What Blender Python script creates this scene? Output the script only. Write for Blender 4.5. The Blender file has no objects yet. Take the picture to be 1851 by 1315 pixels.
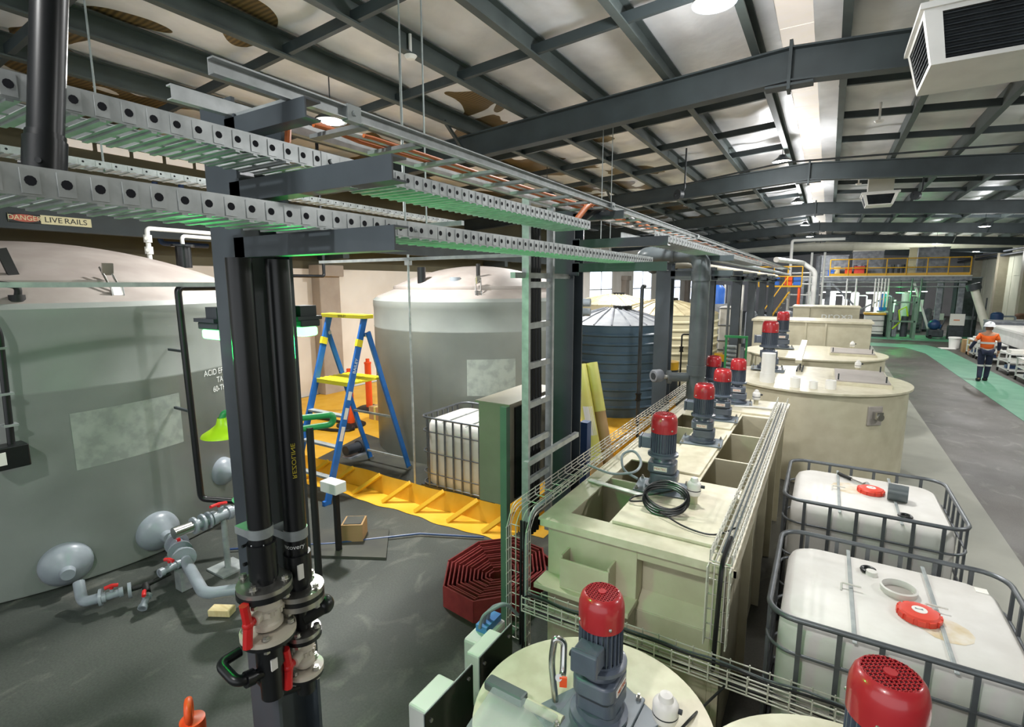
import bpy, bmesh, math, random
from mathutils import Vector, Matrix
random.seed(11)
S = bpy.context.scene
C = S.collection
PI = math.pi
R = math.radians

# ------------------------------------------------------------------ camera
cam = bpy.data.cameras.new('camera'); cam.sensor_width = 36.0; cam.lens = 36 * 928.86 / 1851
cam.shift_x = 0.00135; cam.shift_y = -0.00135; cam.clip_start = 0.05; cam.clip_end = 200
co = bpy.data.objects.new('camera', cam); C.objects.link(co)
yaw, pit, rol = .5497, .1513, -.0022
fw = Vector((-math.sin(yaw) * math.cos(pit), math.cos(yaw) * math.cos(pit), -math.sin(pit)))
rt = Vector((math.cos(yaw), math.sin(yaw), 0)); up = rt.cross(fw)
r2 = rt * math.cos(rol) + up * math.sin(rol); u2 = up * math.cos(rol) - rt * math.sin(rol)
co.matrix_world = Matrix(((r2.x, u2.x, -fw.x, 0), (r2.y, u2.y, -fw.y, 0), (r2.z, u2.z, -fw.z, 2.95), (0, 0, 0, 1)))
S.camera = co

# ------------------------------------------------------------------ world, exposure
w = bpy.data.worlds.new('world'); S.world = w; w.use_nodes = True
bg = w.node_tree.nodes['Background']; bg.inputs[0].default_value = (.93, .97, 1, 1); bg.inputs[1].default_value = 1.25
S.view_settings.view_transform = 'Standard'; S.view_settings.look = 'None'
S.view_settings.exposure = 0.16; S.view_settings.gamma = 1.0; S.view_settings.use_curve_mapping = False

def lamp(name, loc, kind, energy, color=(1, 1, 1), size=.4, rot=(0, 0, 0), parent=None, spread=None):
    l = bpy.data.lights.new(name, kind); l.energy = energy; l.color = color
    if kind == 'AREA':
        l.shape = 'DISK'; l.size = size
        if spread: l.spread = spread
    else: l.shadow_soft_size = size
    o = bpy.data.objects.new(name, l); C.objects.link(o); o.location = loc; o.rotation_euler = rot
    if parent: o.parent = parent; o.location = Vector(loc) - parent.location
    return o

# high bay lamp positions (their lights are made with the lamps further down)
HIGHBAYS = [(-1.15, 5.65, 5.62), (-1.15, 14, 5.75), (-1.15, 21, 5.72), (-1.15, 28, 5.6), (-1.15, 35, 5.6),
            (5.15, 28, 5.18), (-5.9, 5.0, 5.12), (-5.95, 11.4, 5.05),
            (5.15, 5.7, 5.2), (5.15, 12.5, 5.2), (5.15, 20, 5.2), (5.15, 39, 5.2), (-5.95, 18, 5.05), (-5.95, 26, 5.05), (-1.15, -2, 5.62), (8.2, 46, 5.0), (2, 50, 5.3)]  # most lamps on this line are added to brighten the hall
HB_ENERGY = 110

# ------------------------------------------------------------------ materials
def lin(c): return c / 12.92 if c <= .04045 else ((c + .055) / 1.055) ** 2.4
def hx(h): return tuple(lin(int(h[i:i + 2], 16) / 255) for i in (0, 2, 4)) + (1,)
def mat(name, c1, c2=None, scale=6, rough=.5, metal=0, bump=0, bscale=40, emit=0, alpha=1, trans=0, coat=0, detail=4, lo=.35, hi=.65, stretch=None, ior=1.45, spec=.5):
    m = bpy.data.materials.new(name); m.use_nodes = True
    nt = m.node_tree; N = nt.nodes; L = nt.links; b = N['Principled BSDF']
    b.inputs['Roughness'].default_value = rough; b.inputs['Metallic'].default_value = metal
    b.inputs['Base Color'].default_value = hx(c1); b.inputs['Coat Weight'].default_value = coat
    b.inputs['Specular IOR Level'].default_value = spec
    tc = N.new('ShaderNodeTexCoord'); src = tc.outputs['Object']
    if stretch:
        mp = N.new('ShaderNodeMapping'); mp.inputs['Scale'].default_value = stretch
        L.new(src, mp.inputs[0]); src = mp.outputs[0]
    if c2:
        n = N.new('ShaderNodeTexNoise'); n.inputs['Scale'].default_value = scale; n.inputs['Detail'].default_value = detail
        L.new(src, n.inputs['Vector'])
        r = N.new('ShaderNodeValToRGB'); r.color_ramp.elements[0].position = lo; r.color_ramp.elements[1].position = hi
        r.color_ramp.elements[0].color = hx(c1); r.color_ramp.elements[1].color = hx(c2)
        L.new(n.outputs['Fac'], r.inputs[0]); L.new(r.outputs[0], b.inputs['Base Color'])
    if bump:
        n2 = N.new('ShaderNodeTexNoise'); n2.inputs['Scale'].default_value = bscale; n2.inputs['Detail'].default_value = 3
        L.new(src, n2.inputs['Vector'])
        bp = N.new('ShaderNodeBump'); bp.inputs['Strength'].default_value = bump; bp.inputs['Distance'].default_value = .02
        L.new(n2.outputs['Fac'], bp.inputs['Height']); L.new(bp.outputs[0], b.inputs['Normal'])
    if emit:
        b.inputs['Emission Color'].default_value = hx(c1); b.inputs['Emission Strength'].default_value = emit
    if trans: b.inputs['Transmission Weight'].default_value = trans; b.inputs['IOR'].default_value = ior
    if alpha < 1: b.inputs['Alpha'].default_value = alpha
    return m
M = dict(
    galv=mat('galvanised', 'a0a4a4', 'c2c6c6', 14, .36, .4, lo=.3, hi=.7),
    galvdull=mat('galvanised_dull', '8f9596', 'a6acab', 10, .5, .3),
    steelwire=mat('zinc_wire', 'd2d0c6', None, rough=.35, metal=.3),
    chrome=mat('stainless', 'c9c9c6', None, rough=.22, metal=1),
    bolt=mat('bolt_steel', 'b5b3ad', None, rough=.3, metal=.9),
    dark=mat('painted_steel_dark', '3b4247', '454d53', 3, .45, 0, coat=.1),
    roofsteel=mat('roof_steel', '2f3739', '394244', 2, .6),
    purlin=mat('purlin_steel', '414948', '4c5553', 2, .6),
    black=mat('black_plastic', '101214', '17191b', 6, .32),
    blackrub=mat('black_rubber', '141414', None, rough=.6),
    hole=mat('dark_hole', '0b0d18', None, rough=.8),
    tank=mat('grey_tank', '868b87', '939894', 1.4, .42, bump=.03, bscale=90),
    tanktop=mat('grey_tank_dusty_top', '968d87', 'a29a94', 3, .6),  # paler, warmer tone than the shell, on shoulder and dome
    residue=mat('label_residue', 'a3aaa2', '8f9690', 7, .6, lo=.42, hi=.6),
    bluetank=mat('blue_ribbed_tank', '3f5566', '4a6173', 2, .38),
    blueroof=mat('grey_tank_roof', 'a3a6aa', '8f9398', 4, .6),
    cream=mat('cream_ribbed_tank', 'cfc6a2', 'd8d0b0', 2, .5),
    creamroof=mat('cream_tank_roof', 'c9bd98', 'a89b78', 4, .6),
    beige=mat('beige_plastic', 'bdb69d', 'c8c2aa', 5, .42, bump=.02, bscale=60),
    beigetop=mat('beige_plastic_top', 'c6bfa6', 'd6d0b9', 9, .38, detail=6),
    beigedk=mat('beige_inside', '8f8a74', '9b9680', 5, .6),
    lidgrey=mat('grey_lid', '9b948e', 'a59e98', 5, .5),
    greyplate=mat('grey_pvc_plate', '667078', '6f7980', 5, .35),
    red=mat('red_cowl', 'a9222a', 'b2292f', 6, .3, coat=.5),
    motor=mat('motor_grey', '4e5663', '596270', 7, .35, coat=.2),
    motordk=mat('motor_dark', '2a2e35', None, rough=.6),
    redcap=mat('red_cap', 'd8402f', 'e04c3a', 9, .4),
    redhandle=mat('red_handle', 'd02424', None, rough=.35),
    ibc=mat('white_tank_plastic', 'cfccc6', 'dad8d3', 5, .5, bump=.03, bscale=20, detail=6),
    cage=mat('cage_steel', '5d6064', '6c7074', 7, .4, .5),
    white=mat('white_paint', 'dcdcd8', 'e6e6e2', 3, .5),
    whitepl=mat('white_plastic', 'e8e6e2', None, rough=.4),
    wallw=mat('wall_white', 'efe9e1', 'e2dad0', .8, .8, bump=.04, bscale=8),
    wallo=mat('wall_olive', '575341', '625e4a', 1, .8),
    pil=mat('concrete_pilaster', 'a3968a', 'b0a498', 2, .8),
    wallg=mat('wall_panel', 'b3b3a2', 'a8aa98', 1, .8),
    wallfar=mat('wall_far', 'a9a7a8', 'b4b2b4', 1, .8),
    yellow=mat('yellow_liner', 'dfa61e', 'e8b53a', 3, .5, bump=.15, bscale=9),
    yellowp=mat('yellow_paint', 'd2a01c', None, rough=.4),
    lyellow=mat('ladder_yellow', 'e8d62e', None, rough=.45),
    lblue=mat('ladder_blue', '1f62b0', '2a6fbd', 6, .4),
    blue=mat('blue_plastic', '2f66c0', None, rough=.4),
    bluepipe=mat('blue_pipe', '24406e', None, rough=.4),
    pvc=mat('grey_pvc', '8b939b', '959da5', 6, .35),
    pvcdk=mat('dark_grey_pvc', '545b5e', '5e6568', 6, .32),
    beigepipe=mat('beige_pipe', 'b3ac96', None, rough=.5),
    valve=mat('beige_valve', 'cdc5b4', None, rough=.4),
    hose=mat('red_hose', '85282a', '93302f', 12, .7, bump=.2, bscale=120),
    orange=mat('orange_plastic', 'e8531f', None, rough=.45),
    orangec=mat('orange_cable', 'd8763c', None, rough=.5),
    wood=mat('pale_wood', 'd8c79a', 'c9b482', 8, .7, stretch=(1, 8, 1)),
    card=mat('cardboard', 'b08f66', 'a58459', 3, .8),
    wrap=mat('yellow_wrap', 'd6d27a', 'cfc96a', 4, .4),
    paper=mat('paper', 'e6e3dc', None, rough=.8),
    cabinet=mat('cabinet_olive', '8a8472', '928c7a', 3, .45),
    glassdk=mat('dark_glass', '1a1d1a', None, rough=.12),
    green=mat('green_paint', '2f8f52', None, rough=.4),
    greenpost=mat('green_grey_post', '5c7a68', '66846f', 4, .45),
    hiviz=mat('lime_shower', 'b4e01c', None, rough=.4),
    insul=None, navy=mat('navy_cloth', '1b2136', '232a42', 12, .85), hivis=mat('orange_cloth', 'ee6a22', 'e65f1a', 9, .8),
    reflect=mat('reflective_tape', 'cfd0cc', None, rough=.4), skin=mat('skin', 'c08d72', None, rough=.6),
    helmet=mat('white_helmet', 'eceef2', None, rough=.3), boot=mat('boot_black', '16161a', None, rough=.6),
    signy=mat('sign_cream', 'e9dfb0', None, rough=.5), signr=mat('sign_red', 'c2573c', None, rough=.5),
    ink=mat('black_ink', '1a1a1a', None, rough=.6), inky=mat('yellow_ink', 'b9a92c', None, rough=.6), inkw=mat('white_ink', 'eef0ee', None, rough=.6),
    inko=mat('orange_ink', 'c4633a', None, rough=.6),
    lampw=mat('lamp_white', 'fff6e0', None, emit=30), lampg=mat('lamp_green', '90ff9c', None, emit=2.6),
    daylight=mat('daylight_pane', 'dfeaff', None, emit=2.6), skylight=mat('skylight_pane', 'd9cfc4', 'e9dfd4', 3, .6, emit=.55),
    tube=mat('lamp_tube', 'ffffff', None, emit=5), led=mat('blue_pale', '4f8fd0', None, rough=.4),
    clear=mat('clear_cover', 'c4ccd0', None, rough=.12, alpha=.32),
    duct=mat('duct_metal', 'c9c7b8', 'd6d4c6', 2, .5, .1), brown=mat('rust_brown', '5b4432', '6e5240', 4, .8),
    machine=mat('machine_grey', '8c9096', '6a6e76', 5, .5), machineb=mat('machine_dark', '2b3034', '3a4146', 6, .5),
    mint=mat('green_floor_paint', '568f74', '6aa084', 2.2, .5, lo=.3, hi=.7),
    strip=mat('pale_concrete', '94948a', '86877e', 1.5, .6, lo=.3, hi=.7),
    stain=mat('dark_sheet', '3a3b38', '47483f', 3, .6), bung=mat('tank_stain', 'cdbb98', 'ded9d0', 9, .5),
)
def floor_material():
    m = bpy.data.materials.new('concrete_floor'); m.use_nodes = True; nt = m.node_tree; N = nt.nodes; L = nt.links; b = N['Principled BSDF']
    tc = N.new('ShaderNodeTexCoord')
    def noise(sc, det=5, dist=0, stretch=None):
        n = N.new('ShaderNodeTexNoise'); n.inputs['Scale'].default_value = sc; n.inputs['Detail'].default_value = det; n.inputs['Distortion'].default_value = dist
        if stretch:
            mp = N.new('ShaderNodeMapping'); mp.inputs['Scale'].default_value = stretch; L.new(tc.outputs['Object'], mp.inputs[0]); L.new(mp.outputs[0], n.inputs['Vector'])
        else: L.new(tc.outputs['Object'], n.inputs['Vector'])
        return n
    def ramp(src, a, ca, b_, cb):
        r = N.new('ShaderNodeValToRGB'); r.color_ramp.elements[0].position = a; r.color_ramp.elements[1].position = b_
        r.color_ramp.elements[0].color = hx(ca); r.color_ramp.elements[1].color = hx(cb); L.new(src, r.inputs[0]); return r
    def mix(f, a, c, t='MIX'):
        x = N.new('ShaderNodeMix'); x.data_type = 'RGBA'; x.blend_type = t
        if isinstance(f, float): x.inputs[0].default_value = f
        else: L.new(f, x.inputs[0])
        L.new(a, x.inputs[6]); L.new(c, x.inputs[7]); return x.outputs[2]
    big = ramp(noise(.55, 6, .4).outputs['Fac'], .3, '3a3f3b', .7, '595d57')
    aisle = ramp(noise(.5, 6, .2).outputs['Fac'], .3, '46423e', .7, '625e58')
    sep = N.new('ShaderNodeSeparateXYZ'); L.new(tc.outputs['Object'], sep.inputs[0])
    mr = N.new('ShaderNodeMapRange'); mr.inputs[1].default_value = -1; mr.inputs[2].default_value = 1.5; L.new(sep.outputs[0], mr.inputs[0])
    c = mix(mr.outputs[0], big.outputs[0], aisle.outputs[0])
    spots = ramp(noise(3.2, 8, 1.2, (1, .6, 1)).outputs['Fac'], .56, '000000', .72, 'b0b0b0')
    wsp = N.new('ShaderNodeRGB'); wsp.outputs[0].default_value = hx('86867d')
    c = mix(spots.outputs[0], c, wsp.outputs[0])
    fine = ramp(noise(60, 2).outputs['Fac'], .2, 'c8c8c8', .8, 'ffffff')
    c = mix(1.0, c, fine.outputs[0], 'MULTIPLY')
    L.new(c, b.inputs['Base Color']); b.inputs['Roughness'].default_value = .5
    rr = N.new('ShaderNodeMapRange'); rr.inputs[3].default_value = .32; rr.inputs[4].default_value = .7
    L.new(noise(1.3, 5).outputs['Fac'], rr.inputs[0]); L.new(rr.outputs[0], b.inputs['Roughness'])
    return m
def insulation_material():
    m = mat('foil_insulation', 'd8d8da', 'ececee', 1.2, .45, .1, bump=.75, bscale=2.2, stretch=(1.6, 1.2, 1))
    nt = m.node_tree; N = nt.nodes; L = nt.links; b = N['Principled BSDF']
    src = b.inputs['Base Color'].links[0].from_socket
    tc = N.new('ShaderNodeTexCoord'); n = N.new('ShaderNodeTexNoise'); n.inputs['Scale'].default_value = .55; n.inputs['Detail'].default_value = 2; n.inputs['Distortion'].default_value = .6
    L.new(tc.outputs['Object'], n.inputs['Vector'])
    sp = N.new('ShaderNodeSeparateXYZ'); L.new(tc.outputs['Object'], sp.inputs[0])
    def mr(s, a, c): r = N.new('ShaderNodeMapRange'); r.inputs[1].default_value = a; r.inputs[2].default_value = c; L.new(s, r.inputs[0]); return r.outputs[0]
    mx = mr(sp.outputs[0], -1.6, -3.6); my = mr(sp.outputs[1], 5.6, 4.2)
    def math_(op, a, c):
        q = N.new('ShaderNodeMath'); q.operation = op
        for i, v in enumerate((a, c)):
            if isinstance(v, (int, float)): q.inputs[i].default_value = v
            else: L.new(v, q.inputs[i])
        return q.outputs[0]
    k = math_('MULTIPLY', math_('MULTIPLY', mx, my), math_('MULTIPLY', n.outputs['Fac'], 2.2))
    k = math_('GREATER_THAN', k, 1.2)
    wv = N.new('ShaderNodeTexWave'); wv.inputs['Scale'].default_value = 5; wv.bands_direction = 'Y'; wv.inputs['Distortion'].default_value = .3
    L.new(tc.outputs['Object'], wv.inputs['Vector'])
    cr = N.new('ShaderNodeValToRGB'); cr.color_ramp.elements[0].color = hx('4d3e24'); cr.color_ramp.elements[1].color = hx('7d6840'); L.new(wv.outputs['Fac'], cr.inputs[0])
    x = N.new('ShaderNodeMix'); x.data_type = 'RGBA'; L.new(k, x.inputs[0]); L.new(src, x.inputs[6]); L.new(cr.outputs[0], x.inputs[7])
    L.new(x.outputs[2], b.inputs['Base Color'])
    return m
M['floor'] = floor_material(); M['insul'] = insulation_material()

# ------------------------------------------------------------------ mesh helpers
def world_of(o):
    v = Vector((0, 0, 0))
    while o: v += o.location; o = o.parent
    return v
def frame(d):
    d = d.normalized(); a = Vector((0, 0, 1)) if abs(d.z) < .95 else Vector((1, 0, 0))
    x = a.cross(d).normalized(); return x, d.cross(x)
class MB:
    def __init__(s): s.v = []; s.f = []; s.m = []; s.mi = 0; s.mats = None
    def add(s, vs, fs):
        o = len(s.v); s.v += [Vector(p) for p in vs]
        for f in fs: s.f.append([i + o for i in f]); s.m.append(s.mi)
        return s
    def box(s, x0, x1, y0, y1, z0, z1):
        return s.add([(x0, y0, z0), (x1, y0, z0), (x1, y1, z0), (x0, y1, z0), (x0, y0, z1), (x1, y0, z1), (x1, y1, z1), (x0, y1, z1)],
                     [(3, 2, 1, 0), (4, 5, 6, 7), (0, 1, 5, 4), (1, 2, 6, 5), (2, 3, 7, 6), (3, 0, 4, 7)])
    def obox(s, c, sz, rz=0, rx=0, ry=0):
        n0 = len(s.v); a, b, d = sz[0] / 2, sz[1] / 2, sz[2] / 2; s.box(-a, a, -b, b, -d, d)
        m = Matrix.Translation(Vector(c)) @ Matrix.Rotation(rz, 4, 'Z') @ Matrix.Rotation(ry, 4, 'Y') @ Matrix.Rotation(rx, 4, 'X')
        for i in range(n0, len(s.v)): s.v[i] = m @ s.v[i]
        return s
    def bar(s, p, q, w, h, upv=None):
        p, q = Vector(p), Vector(q); d = (q - p).normalized()
        if upv is None: x, y = frame(d)
        else: x = d.cross(Vector(upv)).normalized(); y = x.cross(d)
        x = x * w / 2; y = y * h / 2
        return s.add([p - x - y, p + x - y, p + x + y, p - x + y, q - x - y, q + x - y, q + x + y, q - x + y],
                     [(3, 2, 1, 0), (4, 5, 6, 7), (0, 1, 5, 4), (1, 2, 6, 5), (2, 3, 7, 6), (3, 0, 4, 7)])
    def cyl(s, p, q, r0, r1=None, n=20, cap=True):
        p, q = Vector(p), Vector(q); r1 = r0 if r1 is None else r1; x, y = frame(q - p); vs = []
        for c, r in ((p, r0), (q, r1)):
            for i in range(n): a = 2 * PI * i / n; vs.append(c + (x * math.cos(a) + y * math.sin(a)) * r)
        fs = [(i, (i + 1) % n, n + (i + 1) % n, n + i) for i in range(n)]
        if cap: fs += [tuple(range(n))[::-1], tuple(range(n, 2 * n))]
        return s.add(vs, fs)
    def tube(s, pts, r, n=10, closed=False, cap=True):
        P = [Vector(p) for p in pts]; k = len(P); rings = []; x = None
        for i in range(k):
            if closed: d = (P[(i + 1) % k] - P[i - 1]).normalized()
            elif i == 0: d = (P[1] - P[0]).normalized()
            elif i == k - 1: d = (P[-1] - P[-2]).normalized()
            else: d = ((P[i + 1] - P[i]).normalized() + (P[i] - P[i - 1]).normalized()).normalized()
            if x is None: x, y = frame(d)
            else: x = (x - d * x.dot(d)).normalized(); y = d.cross(x)
            sc = 1.0
            if 0 < i < k - 1 and not closed:
                cs = (P[i + 1] - P[i]).normalized().dot((P[i] - P[i - 1]).normalized()); sc = min(1 / max(math.sqrt((1 + cs) / 2), .5), 1.6)
            rings.append([P[i] + (x * math.cos(2 * PI * j / n) + y * math.sin(2 * PI * j / n)) * r * (1 + (sc - 1) * .5) for j in range(n)])
        vs = [v for rg in rings for v in rg]; fs = []
        for i in range(k if closed else k - 1):
            a = i * n; b = ((i + 1) % k) * n
            for j in range(n): fs.append((a + j, a + (j + 1) % n, b + (j + 1) % n, b + j))
        if cap and not closed: fs += [tuple(range(n))[::-1], tuple(range((k - 1) * n, k * n))]
        return s.add(vs, fs)
    def pipe(s, pts, r, bend=None, n=14, seg=6):
        return s.tube(rounded(pts, bend or r * 1.6, seg), r, n)
    def lathe(s, prof, c=(0, 0, 0), n=32, axis=None, a0=0, a1=2 * PI):
        c = Vector(c)
        if axis is None: x, y, z = Vector((1, 0, 0)), Vector((0, 1, 0)), Vector((0, 0, 1))
        else: z = Vector(axis).normalized(); x, y = frame(z)
        full = abs(a1 - a0 - 2 * PI) < 1e-6; k = n if full else n + 1; vs = []
        for r, h in prof:
            for i in range(k):
                a = a0 + (a1 - a0) * i / n; vs.append(c + x * (r * math.cos(a)) + y * (r * math.sin(a)) + z * h)
        fs = []
        for j in range(len(prof) - 1):
            for i in range(n):
                i2 = (i + 1) % k; fs.append((j * k + i, j * k + i2, (j + 1) * k + i2, (j + 1) * k + i))
        return s.add(vs, fs)
    def prism(s, poly, z0, z1):
        n = len(poly)
        return s.add([(x, y, z0) for x, y in poly] + [(x, y, z1) for x, y in poly],
                     [tuple(range(n))[::-1], tuple(range(n, 2 * n))] + [(i, (i + 1) % n, n + (i + 1) % n, n + i) for i in range(n)])
    def extr(s, poly, p, q, xa, ya):
        p, q, xa, ya = map(Vector, (p, q, xa, ya)); n = len(poly)
        return s.add([p + xa * a + ya * b for a, b in poly] + [q + xa * a + ya * b for a, b in poly],
                     [tuple(range(n))[::-1], tuple(range(n, 2 * n))] + [(i, (i + 1) % n, n + (i + 1) % n, n + i) for i in range(n)])
    def ball(s, c, r, n=14, k=8, sz=1.0):
        return s.lathe([(max(r * math.sin(PI * i / k), 1e-4), -r * sz * math.cos(PI * i / k)) for i in range(k + 1)], c, n)
    def xf(s, mtx, n0=0):
        for i in range(n0, len(s.v)): s.v[i] = mtx @ s.v[i]
        return s
    def build(s, name, m, parent=None, smooth=40, bevel=0, kind=None, seg=2):
        me = bpy.data.meshes.new(name); off = world_of(parent)
        o = bpy.data.objects.new(name, me)
        if parent is None:
            lo = [min(v[i] for v in s.v) for i in range(3)]; hi = [max(v[i] for v in s.v) for i in range(3)]
            off = Vector(((lo[0] + hi[0]) / 2, (lo[1] + hi[1]) / 2, lo[2])); o.location = off
        me.from_pydata([v - off for v in s.v], [], s.f)
        for x in (m if isinstance(m, (list, tuple)) else [m]): me.materials.append(M[x])
        me.polygons.foreach_set('material_index', s.m)
        bm = bmesh.new(); bm.from_mesh(me); bmesh.ops.recalc_face_normals(bm, faces=bm.faces); bm.to_mesh(me); bm.free()
        if smooth:
            me.polygons.foreach_set('use_smooth', [True] * len(me.polygons)); me.set_sharp_from_angle(angle=R(smooth))
        C.objects.link(o)
        if parent: o.parent = parent
        if bevel:
            b = o.modifiers.new('bevel', 'BEVEL'); b.width = bevel; b.segments = seg; b.limit_method = 'ANGLE'; b.angle_limit = R(50)
        if kind: o['kind'] = kind
        return o
def rounded(pts, r, seg=6):
    P = [Vector(p) for p in pts]; out = [P[0]]
    for i in range(1, len(P) - 1):
        a, b, c = P[i - 1], P[i], P[i + 1]; d1 = (a - b); d2 = (c - b); rr = min(r, d1.length * .49, d2.length * .49)
        p = b + d1.normalized() * rr; q = b + d2.normalized() * rr
        for k in range(seg + 1):
            t = k / seg; out.append(p * (1 - t) ** 2 + b * 2 * t * (1 - t) + q * t * t)
    out.append(P[-1]); return out
def rrect(x0, x1, y0, y1, r, seg=5):
    out = []
    for cx, cy, a in ((x1 - r, y1 - r, 0), (x0 + r, y1 - r, PI / 2), (x0 + r, y0 + r, PI), (x1 - r, y0 + r, 1.5 * PI)):
        for k in range(seg + 1): t = a + PI / 2 * k / seg; out.append((cx + r * math.cos(t), cy + r * math.sin(t)))
    return out
def thing(name, label, cat, loc=(0, 0, 0), group=None):
    o = bpy.data.objects.new(name, None); o.empty_display_size = .1; C.objects.link(o); o.location = loc
    return tag(o, label, cat, group)
def tag(o, label, cat, group=None, kind=None):
    o['label'] = label; o['category'] = cat
    if group: o['group'] = group
    if kind: o['kind'] = kind
    return o
def dup(root, loc, rz=0, label=None, group=None):
    def cp(o, par):
        c = o.copy(); C.objects.link(c)
        if par: c.parent = par
        for ch in KIDS.get(o.name, []): cp(ch, c)
        return c
    KIDS = {}
    for o in bpy.data.objects:
        if o.parent: KIDS.setdefault(o.parent.name, []).append(o)
    c = cp(root, None); c.location = loc; c.rotation_euler = (0, 0, rz)
    if label: c['label'] = label
    if group: c['group'] = group
    return c
def text(name, body, size, mtx, m, parent=None, ext=.001, fn=None, align='CENTER', sx=1):
    cu = bpy.data.curves.new(name, 'FONT'); cu.body = body; cu.size = size; cu.align_x = align; cu.align_y = 'CENTER'; cu.extrude = ext
    t = bpy.data.objects.new('t', cu); C.objects.link(t)
    bpy.context.view_layer.update()
    me = bpy.data.meshes.new_from_object(t.evaluated_get(bpy.context.evaluated_depsgraph_get()))
    bpy.data.objects.remove(t); bpy.data.curves.remove(cu)
    b = MB(); vs = []
    for v in me.vertices:
        p = Vector((v.co.x * sx, v.co.y, v.co.z)); vs.append(fn(p) if fn else mtx @ p)
    b.add(vs, [tuple(p.vertices) for p in me.polygons]); bpy.data.meshes.remove(me)
    return b.build(name, m, parent, smooth=0)
def basis(o, x, y):
    x, y = Vector(x).normalized(), Vector(y).normalized(); z = x.cross(y); o = Vector(o)
    return Matrix(((x.x, y.x, z.x, o.x), (x.y, y.y, z.y, o.y), (x.z, y.z, z.z, o.z), (0, 0, 0, 1)))

# ================================================================== the setting
RX = -.65                                               # ridge line
def roofz(x, base): return base - .066 * abs(x - RX)
WL, WR, YF = -11.6, 10.0, 60.0
MB().box(WL - .3, WR + .3, -8, YF + .3, -.2, 0).build('floor', 'floor', kind='structure', smooth=0)
MB().box(.95, 1.97, 4, 30, 0, .006).build('trim_1', 'strip', kind='structure', smooth=0)
MB().prism([(3.85, 9), (4.95, 9), (4.95, 20), (4.7, 29.2), (4.2, 31.2), (-2, 31.2), (-2, 29.6), (3.2, 29.6), (3.7, 27.5)], 0, .008).build('trim_2', 'mint', kind='structure', smooth=0)
MB().box(.8, 10, 33.5, 37, 0, .008).build('trim_3', 'mint', kind='structure', smooth=0)

def left_wall():
    b = MB(); wins = [(27.6, 31.2), (35.3, 39.7), (45.2, 48.8), (53, 57)]; ys = [-8]
    for a, c in wins: ys += [a, c]
    ys.append(YF)
    for i in range(len(ys) - 1):
        if i % 2 == 0: b.box(WL - .3, WL, ys[i], ys[i + 1], 0, 3.35)
        else: b.box(WL - .3, WL, ys[i], ys[i + 1], 0, 1.35)
    b.mi = 1; b.box(WL - .3, WL, -8, 26, 3.35, 5.64)
    b.mi = 0
    for i in range(0, len(ys) - 1):
        a, c = max(ys[i], 26), ys[i + 1]
        if c > a: b.box(WL - .3, WL, a, c, 3.35 if i % 2 == 0 else 3.9, 5.64)
    b.build('wall_left', ['wallw', 'wallo'], kind='structure', smooth=0)
    for i, (a, c) in enumerate(wins):
        f = MB()
        for y in (a, (a + c) / 2, c): f.box(WL - .12, WL - .02, y - .05, y + .05, 1.35, 3.9)
        for z in (1.4, 2.6, 3.86): f.box(WL - .12, WL - .02, a, c, z - .04, z + .04)
        wf = f.build('window_%d' % (i + 1), 'white', kind='structure', smooth=0)
        MB().box(WL - .09, WL - .07, a, c, 1.35, 3.9).build('pane', 'daylight', wf, smooth=0)
    for i, y in enumerate((9.25, 17, 25, 33.2, 42.5, 50.8)):
        MB().box(WL, WL + .32, y - .33, y + .33, 0, 3.35).box(WL, WL + .42, y - .4, y + .4, 3.15, 3.45).build('trim_%d' % (10 + i), 'pil', kind='structure', smooth=0, bevel=.02)
left_wall()
b = MB()
for k in range(9): b.box(WL, WL + .03, 3.9 + .58 * k, 4.4 + .58 * k, 5.36, 5.49)
b.build('window_6', 'skylight', kind='structure', smooth=0)
MB().box(WL - .3, WR + .3, YF, YF + .3, 0, 7).build('wall_far', 'wallfar', kind='structure', smooth=0)
def right_wall():
    b = MB().box(WR, WR + .2, -8, YF, 0, 5.64)
    y = 30
    while y < YF:
        b.box(WR - .015, WR, y, y + .03, 0, 5.1); b.box(WR - .02, WR, y, y + 2.2, 3.4, 3.43); y += 2.2
    b.build('wall_right', 'wallg', kind='structure', smooth=0)
    for i, y in enumerate((41, 46.5, 53.5)): MB().box(WR - .5, WR, y, y + .55, 0, 5.1).build('trim_%d' % (20 + i), 'cabinet', kind='structure', smooth=0)
right_wall()

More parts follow.
